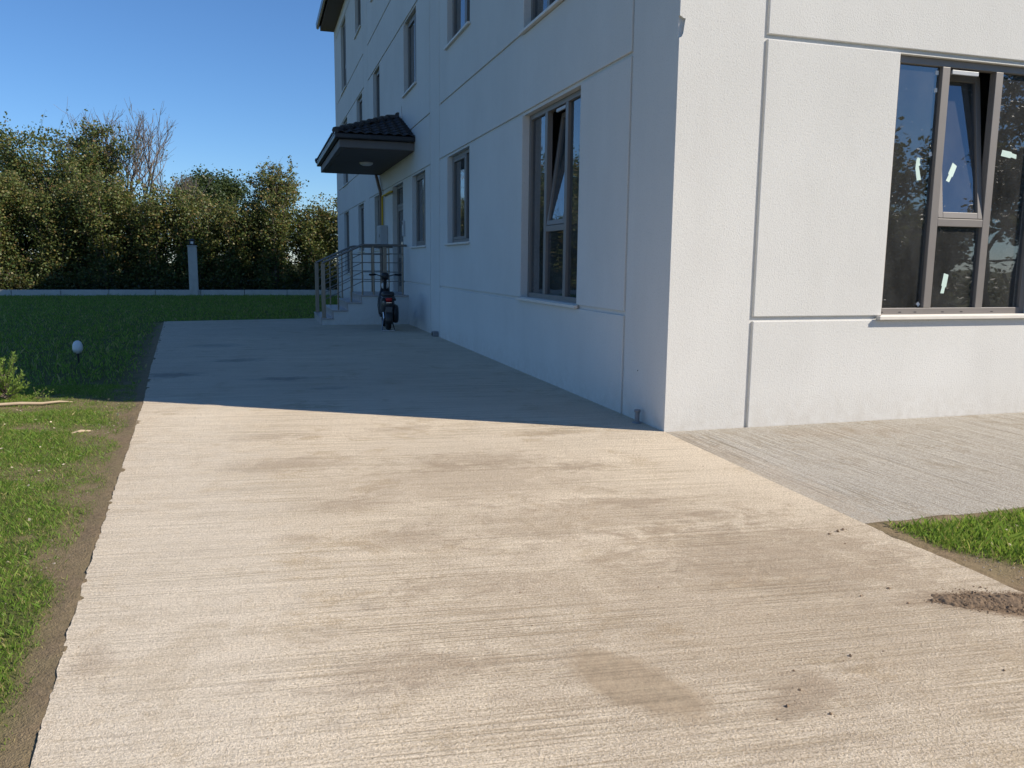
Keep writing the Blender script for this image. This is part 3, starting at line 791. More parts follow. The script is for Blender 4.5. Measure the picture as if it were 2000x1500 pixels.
dr = tag(empty('drain_outlet', (-.05, 9.60, 0)), 'small dark drain outlet at the foot of the shaded wall', 'drain')
child(MB().box((-.11, 9.50, .0005), (-.001, 9.68, .10)).build('body', 'pvc_grey', None, .012), dr)
child(MB().box((-.115, 9.53, .02), (-.111, 9.65, .08)).build('grate', 'black_plastic'), dr)
sc_ = tag(MB().lathe([(.001, -.004), (.006, -.003), (.006, .001)], (0, 0, 0), 10).build('wall_plug', 'black_plastic'), 'tiny dark plug in the shaded wall above the pipe stub', 'wall plug')
sc_.rotation_euler = (0, R(90), 0); sc_.location = (-.0015, .56, .47)

# ------------------------------------------------------------------ electric moped, seen from behind
mo = tag(empty('electric_moped', (-.77, 10.86, 0), R(-4)), 'dark electric moped parked on its stand at the entrance steps', 'moped')
def mp(name, mb, mat, bevel=0, seg=2, parent=None):
    o = mb.build(name, mat, parent or mo, bevel, seg); return o
rwheel = mp('rear_wheel', MB().torus((0, .23, .235), .17, .058, 'x', 32, 10, 1.0), 'rubber')
rim = MB().torus((0, .23, .235), .125, .018, 'x', 24, 8)
rim.tube([(-.05, .23, .235), (.05, .23, .235)], .055, 14)
for k in range(5):
    a = 2*math.pi*k/5; rim.tube([(0, .23, .235), (0, .23+.12*math.cos(a), .235+.12*math.sin(a))], .013, 6)
mp('rim', rim, 'moped_grey', parent=rwheel)
fwheel = mp('front_wheel', MB().torus((0, 1.27, .235), .17, .055, 'x', 32, 10), 'rubber')
rim = MB().torus((0, 1.27, .235), .125, .018, 'x', 24, 8); rim.tube([(-.06, 1.27, .235), (.06, 1.27, .235)], .04, 14)
for k in range(5):
    a = 2*math.pi*k/5; rim.tube([(0, 1.27, .235), (0, 1.27+.12*math.cos(a), .235+.12*math.sin(a))], .013, 6)
mp('rim', rim, 'moped_grey', parent=fwheel)
def rr(w, z0, z1, y, n=12, e=.6):                      # rounded ring in the x-z plane
    out = []
    for i in range(n):
        a = 2*math.pi*i/n; c, s_ = math.cos(a), math.sin(a)
        out.append((w*math.copysign(abs(c)**e, c), y, (z0+z1)/2 + (z1-z0)/2*math.copysign(abs(s_)**e, s_)))
    return out
mp('body', MB().loft([rr(.07, .50, .62, .02), rr(.115, .44, .72, .10), rr(.145, .34, .74, .30), rr(.15, .28, .73, .55), rr(.12, .26, .60, .72)]), 'black_plastic')
mp('seat', MB().loft([rr(.08, .735, .79, .00), rr(.125, .725, .825, .06), rr(.135, .725, .83, .30), rr(.12, .725, .81, .60), rr(.07, .73, .79, .74)]), 'seat_vinyl')
mp('fender', MB().loft([[(-.075, .23+.26*math.cos(a), .235+.26*math.sin(a)), (.075, .23+.26*math.cos(a), .235+.26*math.sin(a)), (.06, .23+.275*math.cos(a), .235+.275*math.sin(a)), (-.06, .23+.275*math.cos(a), .235+.275*math.sin(a))] for a in [R(x) for x in range(60, 196, 15)]]), 'black_plastic')
mp('tail_light', MB().loft([rr(.055, .635, .715, -.025), rr(.068, .625, .725, .0), rr(.068, .625, .725, .06)]), 'red_lens')
mp('reflector_strip', MB().box((-.055, -.012, .595), (.055, .02, .612)), 'chrome', .003)
for s_ in (-1, 1):
    mp('turn_signal', MB().loft([rr(.0, .64, .64, -.02)[:0] or [(s_*.12+x, y, z) for x, y, z in rr(.028, .645, .685, -.02)], [(s_*.12+x, y, z) for x, y, z in rr(.03, .64, .69, .05)]]), 'black_plastic')
    mp('shock_absorber', MB().tube([(s_*.085, .20, .26), (s_*.095, .34, .52)], .022, 10), 'chrome' if s_ < 0 else 'moped_grey')
    mp('swingarm', MB().tube([(s_*.075, .23, .235), (s_*.085, .62, .30)], .022, 8), 'moped_grey')
    mp('fork', MB().tube([(s_*.075, 1.27, .235), (s_*.07, 1.13, .70)], .022, 10), 'moped_grey')
mp('side_pannier', MB().loft([[(x+.135, y, z) for x, y, z in rr(.055, .20, .52, .10)], [(x+.15, y, z) for x, y, z in rr(.075, .16, .56, .22)], [(x+.14, y, z) for x, y, z in rr(.06, .20, .56, .52)]]), 'black_plastic')
mp('grab_rail', MB().tube([(-.13, .35, .72), (-.125, .02, .70), (-.09, -.035, .72), (.09, -.035, .72), (.125, .02, .70), (.13, .35, .72)], .012, 8), 'moped_grey')
st = MB()
for s_ in (-1, 1): st.tube([(s_*.075, .50, .27), (s_*.13, .18, .03), (s_*.135, .12, .014)], .014, 8)
st.tube([(-.135, .12, .014), (.135, .12, .014)], .013, 8)
mp('centre_stand', st, 'chrome')
mp('plate_holder', MB().box((-.07, -.01, .40), (.07, .004, .52)), 'moped_grey', .006)
mp('footboard', MB().box((-.14, .68, .26), (.14, 1.02, .31)), 'black_plastic', .02)
mp('leg_shield', MB().loft([rr(.15, .28, .36, 1.02), [(x, 1.06, z) for x, _, z in rr(.17, .30, .72, 1.06)], [(x, 1.12, z) for x, _, z in rr(.10, .45, .95, 1.12)]]), 'black_plastic')
mp('steering_stem', MB().tube([(0, 1.14, .68), (0, 1.02, 1.10)], .035, 12), 'black_plastic')
mp('display', MB().loft([rr(.06, 1.08, 1.20, .94), rr(.085, 1.05, 1.22, .99), rr(.06, 1.06, 1.20, 1.07)]), 'black_plastic')
mp('handlebar', MB().tube([(-.33, .90, 1.17), (-.20, .94, 1.175), (-.09, .99, 1.14), (.09, .99, 1.14), (.20, .94, 1.175), (.33, .90, 1.17)], .013, 10), 'moped_grey')
for s_ in (-1, 1):
    mp('grip', MB().tube([(s_*.21, .935, 1.175), (s_*.35, .895, 1.17)], .021, 10), 'rubber')
    mp('brake_lever', MB().tube([(s_*.18, .97, 1.17), (s_*.20, 1.01, 1.16), (s_*.32, .97, 1.15)], .008, 6), 'chrome')
mp('fender', MB().loft([[(-.065, 1.27+.25*math.cos(a), .235+.25*math.sin(a)), (.065, 1.27+.25*math.cos(a), .235+.25*math.sin(a)), (.055, 1.27+.262*math.cos(a), .235+.262*math.sin(a)), (-.055, 1.27+.262*math.cos(a), .235+.262*math.sin(a))] for a in [R(x) for x in range(10, 150, 15)]]), 'black_plastic')
mp('headlight', MB().loft([rr(.075, .86, 1.0, 1.10), rr(.07, .87, .99, 1.18)]), 'white_plastic')

# ------------------------------------------------------------------ boundary wall, lamp pillar, garden spotlight
bw = tag(empty('boundary_wall', (-6, 31.5, -.1)), 'low pale concrete boundary wall running along the foot of the hedge', 'wall')
rnd = random.Random(8); x = -27.3
while x < 9:
    h = .172 + rnd.uniform(-.006, .006)
    child(MB().box((x+.006, 31.42+rnd.uniform(-.006, .006), -.14), (x+1.78, 31.64, h)).build('wall_block', 'wall_block_concrete', None, .010), bw)
    x += 1.795
lp = tag(empty('lamp_pillar', (-6.03, 31.5, -.1)), 'pale square pillar carrying a black lantern on the boundary wall', 'lamp pillar')
child(MB().box((-6.20, 31.33, -.14), (-5.86, 31.71, 2.0)).build('pillar', 'wall_block_concrete', None, .012), lp)
child(MB().box((-6.23, 31.30, 2.001), (-5.83, 31.74, 2.05)).build('cap', 'wall_block_concrete', None, .010), lp)
lan = child(MB().box((-6.15, 31.40, 2.051), (-5.91, 31.64, 2.075)).build('lantern', 'lantern_black', None, .006), lp)
fr = MB()
for (a, b) in ((-6.14, 31.41), (-5.94, 31.41), (-6.14, 31.61), (-5.94, 31.61)): fr.box((a, b, 2.076), (a+.022, b+.022, 2.27))
fr.poly([(-6.18, 31.37, 2.271), (-5.88, 31.37, 2.271), (-5.88, 31.67, 2.271), (-6.18, 31.67, 2.271), (-6.03, 31.52, 2.34)], [(0, 1, 4), (1, 2, 4), (2, 3, 4), (3, 0, 4), (3, 2, 1, 0)])
child(fr.build('cage', 'lantern_black'), lan); lan.children[0].matrix_parent_inverse = Matrix.Identity(4)
fr2 = MB().box((-6.135, 31.415, 2.077), (-5.925, 31.63, 2.12)).box((-6.135, 31.415, 2.225), (-5.925, 31.63, 2.27)).box((-6.135, 31.415, 2.12), (-6.085, 31.63, 2.225)).box((-5.965, 31.415, 2.12), (-5.925, 31.63, 2.225)).build('housing', 'lantern_black'); fr2.parent = lan
gl = MB().box((-6.084, 31.43, 2.121), (-5.966, 31.60, 2.224)).build('lamp_glass', 'lantern_pane_reflection'); gl.parent = lan
for o_ in lan.children: o_.matrix_parent_inverse = Matrix.Identity(4)

gs = tag(empty('garden_spotlight', (-5.79, 6.2, -.04)), 'small white garden spotlight on a stake in the shaded lawn', 'garden lamp')
def gsp(n, mb, mt, par=None):
    o = mb.build(n, mt); child(o, gs); return o
gsp('stake', MB().tube([(-5.79, 6.2, -.06), (-5.79, 6.2, .15)], [.008, .016], 8), 'black_plastic')
hd = MB()
hd.lathe([(.001, -.085), (.05, -.08), (.066, -.04), (.064, .02), (.048, .06), (.02, .082), (.001, .085)], (0, 0, 0), 20)
o = hd.build('lamp_head', 'white_plastic'); o.data.transform(Matrix.Translation((-5.79, 6.2, .245)) @ Matrix.Rotation(R(-12), 4, 'X')); child(o, gs)
gsp('collar', MB().lathe([(.020, .15), (.034, .165), (.030, .19)], (-5.79, 6.2, 0), 14), 'white_plastic')

# ------------------------------------------------------------------ vegetation
def leaves(pos, size, rs, upbias=.35, aspect=.8):
    n = len(pos)
    d = rs.normal(size=(n, 3)); d[:, 2] *= .7; d /= np.linalg.norm(d, axis=1)[:, None]
    nn = rs.normal(size=(n, 3)); nn[:, 2] += upbias*2; nn -= d*(nn*d).sum(1)[:, None]; nn /= np.linalg.norm(nn, axis=1)[:, None]
    s = np.cross(nn, d); sz = (size*rs.uniform(.6, 1.25, n))[:, None]
    a = pos; tip = pos + d*sz; mid = pos + d*sz*.45 - nn*sz*.08
    l = mid + s*sz*aspect*.5; r_ = mid - s*sz*aspect*.5
    return np.stack([a, r_, tip + nn*sz*(-.05), l], 1)

def shrub(name, label, cat, x, y, h, spread, nstem, nleaf, seed, mat, group=None, leaf=.11, z0=-.1, twigs=6, low=.16, bark='bark', topmat=None, skirt=0, fluff=1.0):
    rs = np.random.RandomState(seed); rnd = random.Random(seed)
    root = tag(empty(name, (x, y, z0)), label, cat, group)
    wood = MB(); anchors = []; tw = []; low_pts = []
    for i in range(nstem):
        a = 2*math.pi*(i + rnd.random())/nstem; r0 = rnd.uniform(.05, .35)*min(1, spread)
        H = h*rnd.uniform(.72, .97); out = spread*rnd.uniform(.25, .95)
        pts = []
        wob = rs.normal(size=(8, 2))*.07
        for k in range(8):
            t_ = k/7; rr_ = r0 + (out-r0)*t_**1.35
            pts.append((math.cos(a)*rr_ + wob[k, 0]*t_, math.sin(a)*rr_ + wob[k, 1]*t_, H*t_))
        base = rnd.uniform(.03, .055)
        wood.tube(pts, [base*(1-.85*k/7) for k in range(8)], 5, False)
        for k in range(2, 8):
            for q in range(3):
                p = Vector(pts[k]); b2 = rnd.uniform(0, 2*math.pi); L = rnd.uniform(.35, .95)*(1.1-.4*k/7)*min(1.3, spread/1.1)
                d = Vector((math.cos(b2), math.sin(b2), rnd.uniform(.0, .8))).normalized()
                e = p + d*L; mid = p.lerp(e, .5) + Vector((0, 0, -.03))
                wood.tube([p, mid, e], [.012, .008, .003], 3, False)
                for s_ in range(6): anchors.append((*(p.lerp(e, (s_+.5)/6)), .13))
        for k in range(1, 8):
            anchors.append((*pts[k], .18))
    for i in range(twigs):                             # shoots standing out of the top
        a = rnd.uniform(0, 2*math.pi); rr_ = spread*rnd.uniform(0, .7); zb = h*rnd.uniform(.7, .85); L = h*rnd.uniform(.12, .32)
        p = Vector((math.cos(a)*rr_, math.sin(a)*rr_, zb)); d = Vector((rnd.gauss(0, .22), rnd.gauss(0, .22), 1)).normalized()
        q = p + d*L; wood.tube([p, p.lerp(q, .5) + Vector((rnd.gauss(0, .03), 0, 0)), q], [.012, .008, .003], 3, False)
        for s_ in range(4):
            f = p.lerp(q, rnd.uniform(.2, .95)); e = f + Vector((rnd.gauss(0, .5), rnd.gauss(0, .5), rnd.uniform(.3, .9))).normalized()*L*.4
            wood.tube([f, e], [.006, .002], 3, False)
            for u in range(4): tw.append((*(f.lerp(e, rnd.random())), .05))
    for i in range(int(nstem*skirt)):                  # suckers at the foot
        a = rnd.uniform(0, 2*math.pi); rr_ = spread*rnd.uniform(.2, .95); zt = rnd.uniform(.4, 1.5)
        p = Vector((math.cos(a)*rr_*.7, math.sin(a)*rr_*.7, 0)); e = Vector((math.cos(a)*rr_, math.sin(a)*rr_, zt))
        wood.tube([p, p.lerp(e, .5), e], [.010, .007, .003], 3, False)
        for s_ in range(7): low_pts.append((*p.lerp(e, .2 + .8*s_/6), .13))
    A = np.array(anchors); A = A[A[:, 2] > h*low*rs.uniform(.6, 1.6, len(A))]
    if low_pts: A = np.concatenate([A, np.array(low_pts)])
    pick = rs.randint(0, len(A), nleaf); pos = A[pick, :3] + rs.normal(size=(nleaf, 3))*A[pick, 3:4]*fluff
    if tw:
        T = np.array(tw); k = len(T)*3; pk = rs.randint(0, len(T), k)
        pos = np.concatenate([pos, T[pk, :3] + rs.normal(size=(k, 3))*.05])
    o = wood.mesh('trunk', bark); o = add_obj('trunk', o, root)
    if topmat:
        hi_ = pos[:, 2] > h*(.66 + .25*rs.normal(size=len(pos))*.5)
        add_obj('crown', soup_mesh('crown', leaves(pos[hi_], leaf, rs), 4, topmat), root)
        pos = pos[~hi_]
    add_obj('crown', soup_mesh('crown', leaves(pos, leaf, rs), 4, mat), root)
    return root

def grow(wood, tips, p, d, L, rad, depth, rnd, spread=.5, up_=.12):
    n = 3; pts = [p]; dd = d.copy()
    for k in range(n):
        dd = (dd + Vector((rnd.gauss(0, .12), rnd.gauss(0, .12), rnd.gauss(up_, .08)))).normalized()
        pts.append(pts[-1] + dd*L/n)
    wood.tube(pts, [rad*(1-.4*k/n) for k in range(n+1)], 6 if depth > 3 else 4 if depth > 1 else 3, False)
    if depth <= 1:
        for q in pts[1:]: tips.append((*q, .12))
    if depth == 0: return
    for i in range(rnd.choice((2, 3, 3))):
        t_ = rnd.uniform(.45, 1.0); k = min(n-1, int(t_*n)); q = pts[k].lerp(pts[k+1], t_*n-k)
        nd = (dd + Vector((rnd.gauss(0, spread), rnd.gauss(0, spread), rnd.gauss(.05, spread*.6)))).normalized()
        grow(wood, tips, q, nd, L*rnd.uniform(.6, .85), rad*.62, depth-1, rnd, spread, up_)

def big_tree(name, label, cat, x, y, trunk_h, L, depth, nleaf, seed, mat, leaf=.11, spread=.5, rad=.14, group=None, stems=1, bark='bark', sig=.16):
    rnd = random.Random(seed); rs = np.random.RandomState(seed)
    root = tag(empty(name, (x, y, -.1)), label, cat, group)
    wood = MB(); tips = []
    for s_ in range(stems):
        b0 = Vector((rnd.gauss(0, .15), rnd.gauss(0, .15), 0)) if stems > 1 else Vector((0, 0, 0))
        top = b0 + Vector((rnd.gauss(0, .2), rnd.gauss(0, .2), trunk_h))
        wood.tube([b0, b0.lerp(top, .5) + Vector((rnd.gauss(0, .05), rnd.gauss(0, .05), 0)), top], [rad*1.25, rad, rad*.85], 8, False)
        for i in range(4 if stems == 1 else 2):
            a = 2*math.pi*(i + rnd.random())/4
            grow(wood, tips, top, Vector((math.cos(a)*spread, math.sin(a)*spread, rnd.uniform(.6, 1.1))).normalized(), L, rad*.6, depth, rnd, spread)
    add_obj('trunk', wood.mesh('trunk', bark), root)
    if nleaf:
        A = np.array(tips); pk = rs.randint(0, len(A), nleaf)
        pos = A[pk, :3] + rs.normal(size=(nleaf, 3))*sig
        add_obj('crown', soup_mesh('crown', leaves(pos, leaf, rs), 4, mat), root)
    return root

HG = 'hazel bushes of the hedge behind the boundary wall'
hedge = [  # x, y, height, spread, stems, leaves, label
    (-19.6, 37.9, 5.30, 1.62, 14, 14400, None), (-17.2, 37.8, 5.41, 1.62, 14, 14400, None), (-14.9, 37.6, 5.70, 1.62, 15, 16000, 'leafy brown-green hazel bush at the far left end of the hedge'),
    (-12.6, 37.9, 5.10, 1.62, 15, 16800, 'broad brown-green hazel bush second from the left in the hedge'),
    (-10.4, 37.7, 5.80, 1.57, 15, 16800, 'hazel bush below the tall dark tree in the hedge'),
    (-8.3, 37.9, 5.00, 1.57, 15, 16800, 'yellowing hazel bush below the bare grey branches'),
    (-6.4, 37.6, 4.75, 1.46, 14, 15200, 'hazel bush directly behind the lamp pillar'),
    (-4.5, 37.9, 4.35, 1.46, 14, 15200, 'dark hazel bush between the lamp pillar and the entrance steps'),
    (-2.5, 37.8, 5.70, 1.57, 16, 16800, 'tall twiggy hazel bush with thin shoots left of the building'),
    (-.5, 38.1, 4.50, 1.40, 14, 15200, 'dense hazel bush partly hidden by the building edge'),
    (1.6, 37.9, 4.77, 1.51, 14, 11200, None)]
for i, (x, y, h, sp, ns, nl, lab) in enumerate(hedge):
    lab = lab or ('hazel bush outside the left edge of the picture', 'hazel bush just beyond the left edge of the picture', 'hazel bush hidden behind the building')[0 if i == 0 else 1 if i == 1 else 2]
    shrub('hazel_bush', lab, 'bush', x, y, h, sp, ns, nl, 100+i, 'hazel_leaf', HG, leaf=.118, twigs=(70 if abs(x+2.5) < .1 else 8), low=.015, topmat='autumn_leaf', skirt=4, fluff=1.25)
BG_ = 'dark bushes in the second row behind the hedge'
for i, (x, h) in enumerate(((-18, 4.4), (-15.2, 4.6), (-12.2, 4.4), (-9.3, 4.3), (-6.2, 3.9), (-3.2, 4.2), (-.2, 4.0))):
    shrub('background_bush', 'dark bush in the second row behind the hedge, %s' % ('beyond the left picture edge', 'at the far left', 'in front of the tall dark tree', 'below the bare branches', 'behind the lamp pillar', 'left of the twiggy bush', 'next to the building edge')[i], 'bush', x, 40.6, h, 2.0, 12, 12000, 200+i, 'dark_leaf', BG_, leaf=.15, twigs=2, low=.0, skirt=4)
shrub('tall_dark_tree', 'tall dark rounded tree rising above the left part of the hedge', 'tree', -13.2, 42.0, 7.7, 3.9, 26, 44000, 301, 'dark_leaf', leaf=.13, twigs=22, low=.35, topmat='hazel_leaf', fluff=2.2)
shrub('russet_tree', 'tree with russet top leaves between the dark tree and the bare branches', 'tree', -11.2, 41.0, 8.2, 1.7, 9, 7500, 302, 'hazel_leaf', leaf=.13, twigs=14, low=.35, topmat='autumn_leaf')
big_tree('bare_tree', 'bare grey tree with upright branches above the hedge', 'tree', -9.5, 40.6, 2.9, 2.35, 5, 260, 311, 'autumn_leaf', .09, .40, .15, stems=3, bark='twig_bark')
big_tree('bare_tree', 'small bare tree with thin twigs right of the taller bare tree', 'tree', -7.5, 40.2, 2.6, 1.55, 4, 150, 314, 'autumn_leaf', .09, .38, .09, stems=2, bark='twig_bark')
big_tree('round_green_tree', 'distant rounded green tree peeking over the hedge', 'tree', -6.35, 50.0, 3.1, 1.6, 4, 16000, 321, 'green_leaf', .16, .62, .20, sig=.3)
rsu = np.random.RandomState(55); nu = 26000
ux = rsu.uniform(-24, 4, nu); uy = rsu.uniform(36.2, 42.5, nu); uz = -.08 + (.15 + .75*vnoise(ux, uy, 1.1, 33))*rsu.rand(nu)
tag(add_obj('undergrowth', soup_mesh('undergrowth', leaves(np.stack([ux, uy, uz], -1), .13, rsu, .6), 4, 'dark_leaf')), 'low weeds and fallen leaves on the ground under the hedge', 'undergrowth', kind='stuff')
# trees and bushes invented out of view, to be mirrored in the near window
RG = 'unseen trees added opposite the sunlit facade'
big_tree('garden_tree', 'leafy tree opposite the sunlit window, seen only as a reflection', 'tree', 19.5, -21.5, 2.0, 1.9, 4, 9000, 401, 'dark_leaf', .20, .55, .2, RG, sig=.3)
big_tree('garden_tree', 'broad tree farther along opposite the facade, seen only as a reflection', 'tree', 25.0, -20.0, 2.2, 2.0, 4, 9000, 402, 'dark_leaf', .20, .55, .2, RG, sig=.3)
big_tree('garden_tree', 'low tree nearest the drive opposite the facade, seen only as a reflection', 'tree', 14.0, -25.0, 1.8, 1.7, 4, 8000, 403, 'dark_leaf', .20, .55, .2, RG, sig=.3)
for i, (x, y) in enumerate(((17, -27), (21.5, -25.5), (26, -24), (30, -21), (12.5, -28.5), (34, -17), (8, -30), (13, -16.5), (16.5, -15), (10, -18.5), (23, -14.5))):  # unseen bushes, added so the low part of the window reflection is dark
    shrub('reflection_bush', 'unseen dark bush added opposite the sunlit facade, %s' % ('behind the low tree', 'behind the middle tree', 'behind the broad tree', 'beside the broad tree', 'towards the drive', 'at the far end of the row', 'nearest the drive', 'in the front row before the low tree', 'in the front row beside the cedar', 'first of the front row from the drive', 'in the front row beyond the cedar')[i], 'bush', x, y, 4.6 if i < 7 else 3.3, 2.9 if i < 7 else 2.3, 11, 8000, 420+i, 'dark_leaf', 'unseen bushes added opposite the facade', leaf=.20, twigs=3, low=.02, skirt=3)
def cedar(x, y, h, seed):
    rnd = random.Random(seed); rs = np.random.RandomState(seed)
    root = tag(empty('cedar_tree', (x, y, -.1)), 'dark cedar with drooping branches, seen only as a reflection', 'tree')
    wood = MB(); wood.tube([(0, 0, 0), (0, 0, h*.5), (.1, 0, h)], [.28, .18, .03], 8, False)
    pos = []
    for i in range(60):
        t_ = rnd.uniform(.18, .98); a = rnd.uniform(0, 2*math.pi); L = (1-t_)*3.8 + .5
        p = Vector((0, 0, h*t_)); e = p + Vector((math.cos(a)*L, math.sin(a)*L, L*rnd.uniform(-.25, .12)))
        mid = p.lerp(e, .55) + Vector((0, 0, .22)); wood.tube([p, mid, e], [.05, .03, .008], 4, False)
        for k in range(150):
            f = rnd.uniform(.25, 1)
            q = (p.lerp(mid, f/.55) if f < .55 else mid.lerp(e, (f-.55)/.45)); pos.append((q.x + rnd.gauss(0, .22), q.y + rnd.gauss(0, .22), q.z + rnd.gauss(-.04, .07)))
    add_obj('trunk', wood.mesh('trunk', 'bark'), root)
    add_obj('crown', soup_mesh('crown', leaves(np.array(pos), .22, rs, .8, .4), 4, 'cedar_leaf'), root)
cedar(19.6, -13.6, 9.5, 9)

# small golden conifer at the edge of the shade
def conifer(x, y):
    rnd = random.Random(77); rs = np.random.RandomState(77)
    root = tag(empty('golden_conifer', (x, y, -.05)), 'small bright yellow-green conifer at the edge of the lawn shadow', 'shrub')
    wood = MB(); pos = []; dirs = []
    for i in range(64):
        a = rnd.uniform(0, 2*math.pi); t_ = rnd.random(); rr_ = .05 + .17*(1 - t_*.7)*rnd.uniform(.5, 1.1); z = .06 + .42*t_
        p = Vector((0, 0, z*.45)); e = Vector((math.cos(a)*rr_, math.sin(a)*rr_, z + .06)); mid = p.lerp(e, .55) + Vector((0, 0, -.01))
        wood.tube([p, mid, e], [.006, .004, .0015], 4, False)
        for k in range(52):
            f = rnd.uniform(.3, 1.05); q = p.lerp(e, f); d = (e-p).normalized()
            sd_ = Vector((rnd.gauss(0, 1), rnd.gauss(0, 1), rnd.gauss(.1, .4))).normalized()
            pos.append(tuple(q)); dirs.append(tuple((d*.8 + sd_*.75).normalized()))
    wood.tube([(0, 0, -.02), (0, 0, .30)], [.014, .006], 6, False)
    add_obj('stem', wood.mesh('stem', 'bark'), root)
    pos = np.array(pos); d = np.array(dirs); n = len(pos)
    s_ = np.cross(d, rs.normal(size=(n, 3))); s_ /= np.linalg.norm(s_, axis=1)[:, None]
    L = rs.uniform(.022, .05, n)[:, None]; w = .0045
    co = np.stack([pos - s_*w*.5, pos + d*L*.5 - s_*w, pos + d*L, pos + d*L*.5 + s_*w], 1)
    add_obj('foliage', soup_mesh('foliage', co, 4, 'conifer_leaf'), root)
    # a thin side twig reaching to the right
    return root
conifer(-5.93, 3.28)
def sprig(x, y):
    rnd = random.Random(5); rs = np.random.RandomState(5)
    root = tag(empty('weed_sprig', (x, y, -.04)), 'thin weed sprig beside the golden conifer', 'plant')
    wood = MB(); pos = []
    for i in range(5):
        e = Vector((rnd.uniform(-.05, .16), rnd.uniform(-.06, .06), rnd.uniform(.08, .16))); wood.tube([(0, 0, 0), (e.x*.4, e.y*.4, e.z*.6), e], [.003, .002, .001], 4, False)
        for k in range(14): pos.append(tuple(Vector((0, 0, 0)).lerp(e, rnd.uniform(.4, 1)) + Vector((rnd.gauss(0, .008), rnd.gauss(0, .008), rnd.gauss(0, .006)))))
    add_obj('stem', wood.mesh('stem', 'bark'), root)
    add_obj('foliage', soup_mesh('foliage', leaves(np.array(pos), .022, rs, .3, .45), 4, 'conifer_leaf'), root)
sprig(-5.62, 3.22)

# ------------------------------------------------------------------ grass, soil and litter
def blades(name, n, x0, x1, y0, y1, side, hgt, wid, seed, thr=.12, ymaxfun=None):
    rs = np.random.RandomState(seed)
    X = rs.uniform(x0, x1, n); Y = rs.uniform(y0, y1, n)
    if side == 'left':
        ok = (X < edge_x(Y) - .03) | (Y > 14.95)
        ok &= ~((X > -2.2) & (Y < 15.5))
    else: ok = (X > -.03) & (Y < -2.63)
    ok &= ~((X > -.02) & (Y > -.5))
    g = green_mask(X, Y, side); ok &= rs.uniform(0, 1, n) < np.clip(g*1.1, 0, 1); ok &= g > thr
    X, Y, g = X[ok], Y[ok], g[ok]; n = len(X)
    z = lawn_z(X, Y, side) - .004
    a = rs.uniform(0, 2*np.pi, n); h = hgt*np.where(rs.rand(n) < .06, rs.uniform(1.3, 2.0, n), rs.uniform(.4, 1.2, n))*(.62+.5*g); w = wid*rs.uniform(.7, 1.3, n)
    lean = rs.normal(size=(n, 2))*.38*h[:, None]
    dx, dy = np.cos(a)*w*.5, np.sin(a)*w*.5
    b0 = np.stack([X-dx, Y-dy, z], -1); b1 = np.stack([X+dx, Y+dy, z], -1)
    m0 = np.stack([X+dx*.8+lean[:, 0]*.35, Y+dy*.8+lean[:, 1]*.35, z+h*.6], -1)
    t_ = np.stack([X+lean[:, 0], Y+lean[:, 1], z+h], -1)
    co = np.stack([b0, b1, m0, t_], 1)
    return add_obj(name, soup_mesh(name, co, 4, 'grass_blade'))
tag(blades('grass', 520000, -7.0, -4.0, -5.6, 4.2, 'left', .025, .0030, 21, thr=.02), 'short young green grass on the lawn left of the drive', 'grass', kind='stuff')
tag(blades('grass', 170000, -20.0, 0, 4.2, 31.3, 'left', .06, .016, 22), 'dark green grass on the shaded lawn in front of the boundary wall', 'grass', kind='stuff')
tag(blades('grass', 130000, -.03, 3.2, -5.2, -2.62, 'right', .040, .0036, 23), 'patchy green grass on the small lawn right of the drive', 'grass', kind='stuff')

def lumps(name, pts, mat, seed, label, flat=.7):
    """small faceted stones or clods, one uncountable scatter"""
    rs = np.random.RandomState(seed)
    base = np.array([(1,0,0),(-1,0,0),(0,1,0),(0,-1,0),(0,0,1),(0,0,-1)], float)
    fs = np.array([(0,2,4),(2,1,4),(1,3,4),(3,0,4),(2,0,5),(1,2,5),(3,1,5),(0,3,5)])
    V_, F_ = [], []
    for i, (x, y, z, s) in enumerate(pts):
        v = base*rs.uniform(.6, 1.15, (6, 1)); v[:, 2] *= flat; a = rs.uniform(0, 6.28)
        c, sn = math.cos(a), math.sin(a); xy = v[:, :2] @ np.array([[c, -sn], [sn, c]]); v[:, :2] = xy
        V_.append(v*s + np.array([x, y, z])); F_.append(fs + i*6)
    me = bpy.data.meshes.new(name); me.from_pydata(np.concatenate(V_).tolist(), [], np.concatenate(F_).tolist()); me.update(); me.materials.append(M[mat])
    return tag(add_obj(name, me), label, 'soil' if 'clod' in mat else 'stones', kind='stuff')
rs = np.random.RandomState(31)
pts = []
for i in range(300):                                   # crumbs spread over the drive, thicker at the lower right
    x = rs.uniform(-4.2, -.1); y = rs.uniform(-4.8, 3.5) if rs.rand() < .4 else rs.uniform(-4.8, -2.6)
    if rs.rand() > .25 + .75*np.clip((x+3.4)/2.6, 0, 1): continue
    s = .0016 + .0055*rs.rand()**6
    pts.append((x, y, s*.3, s))
for (x, y, s) in ((-1.73, -4.20, .013), (-1.62, -4.28, .011), (-.85, -3.50, .011), (-.66, -3.46, .013), (-.70, -3.62, .010), (-1.28, -3.96, .012), (-.35, -2.72, .02), (-.30, -2.70, .016), (-.42, -2.74, .014), (-1.62, -4.12, .009)):
    s *= .75
    pts.append((x, y, s*.35, s))
    for q in range(9): pts.append((x + rs.normal()*.03, y + rs.normal()*.02, .0006, .0012 + .0022*rs.rand()))
lumps('soil_crumbs', pts, 'soil_clod', 1, 'dark soil crumbs scattered over the concrete drive')
pX, pY = np.meshgrid(np.linspace(-.72, -.105, 150), np.linspace(-4.05, -3.48, 140))
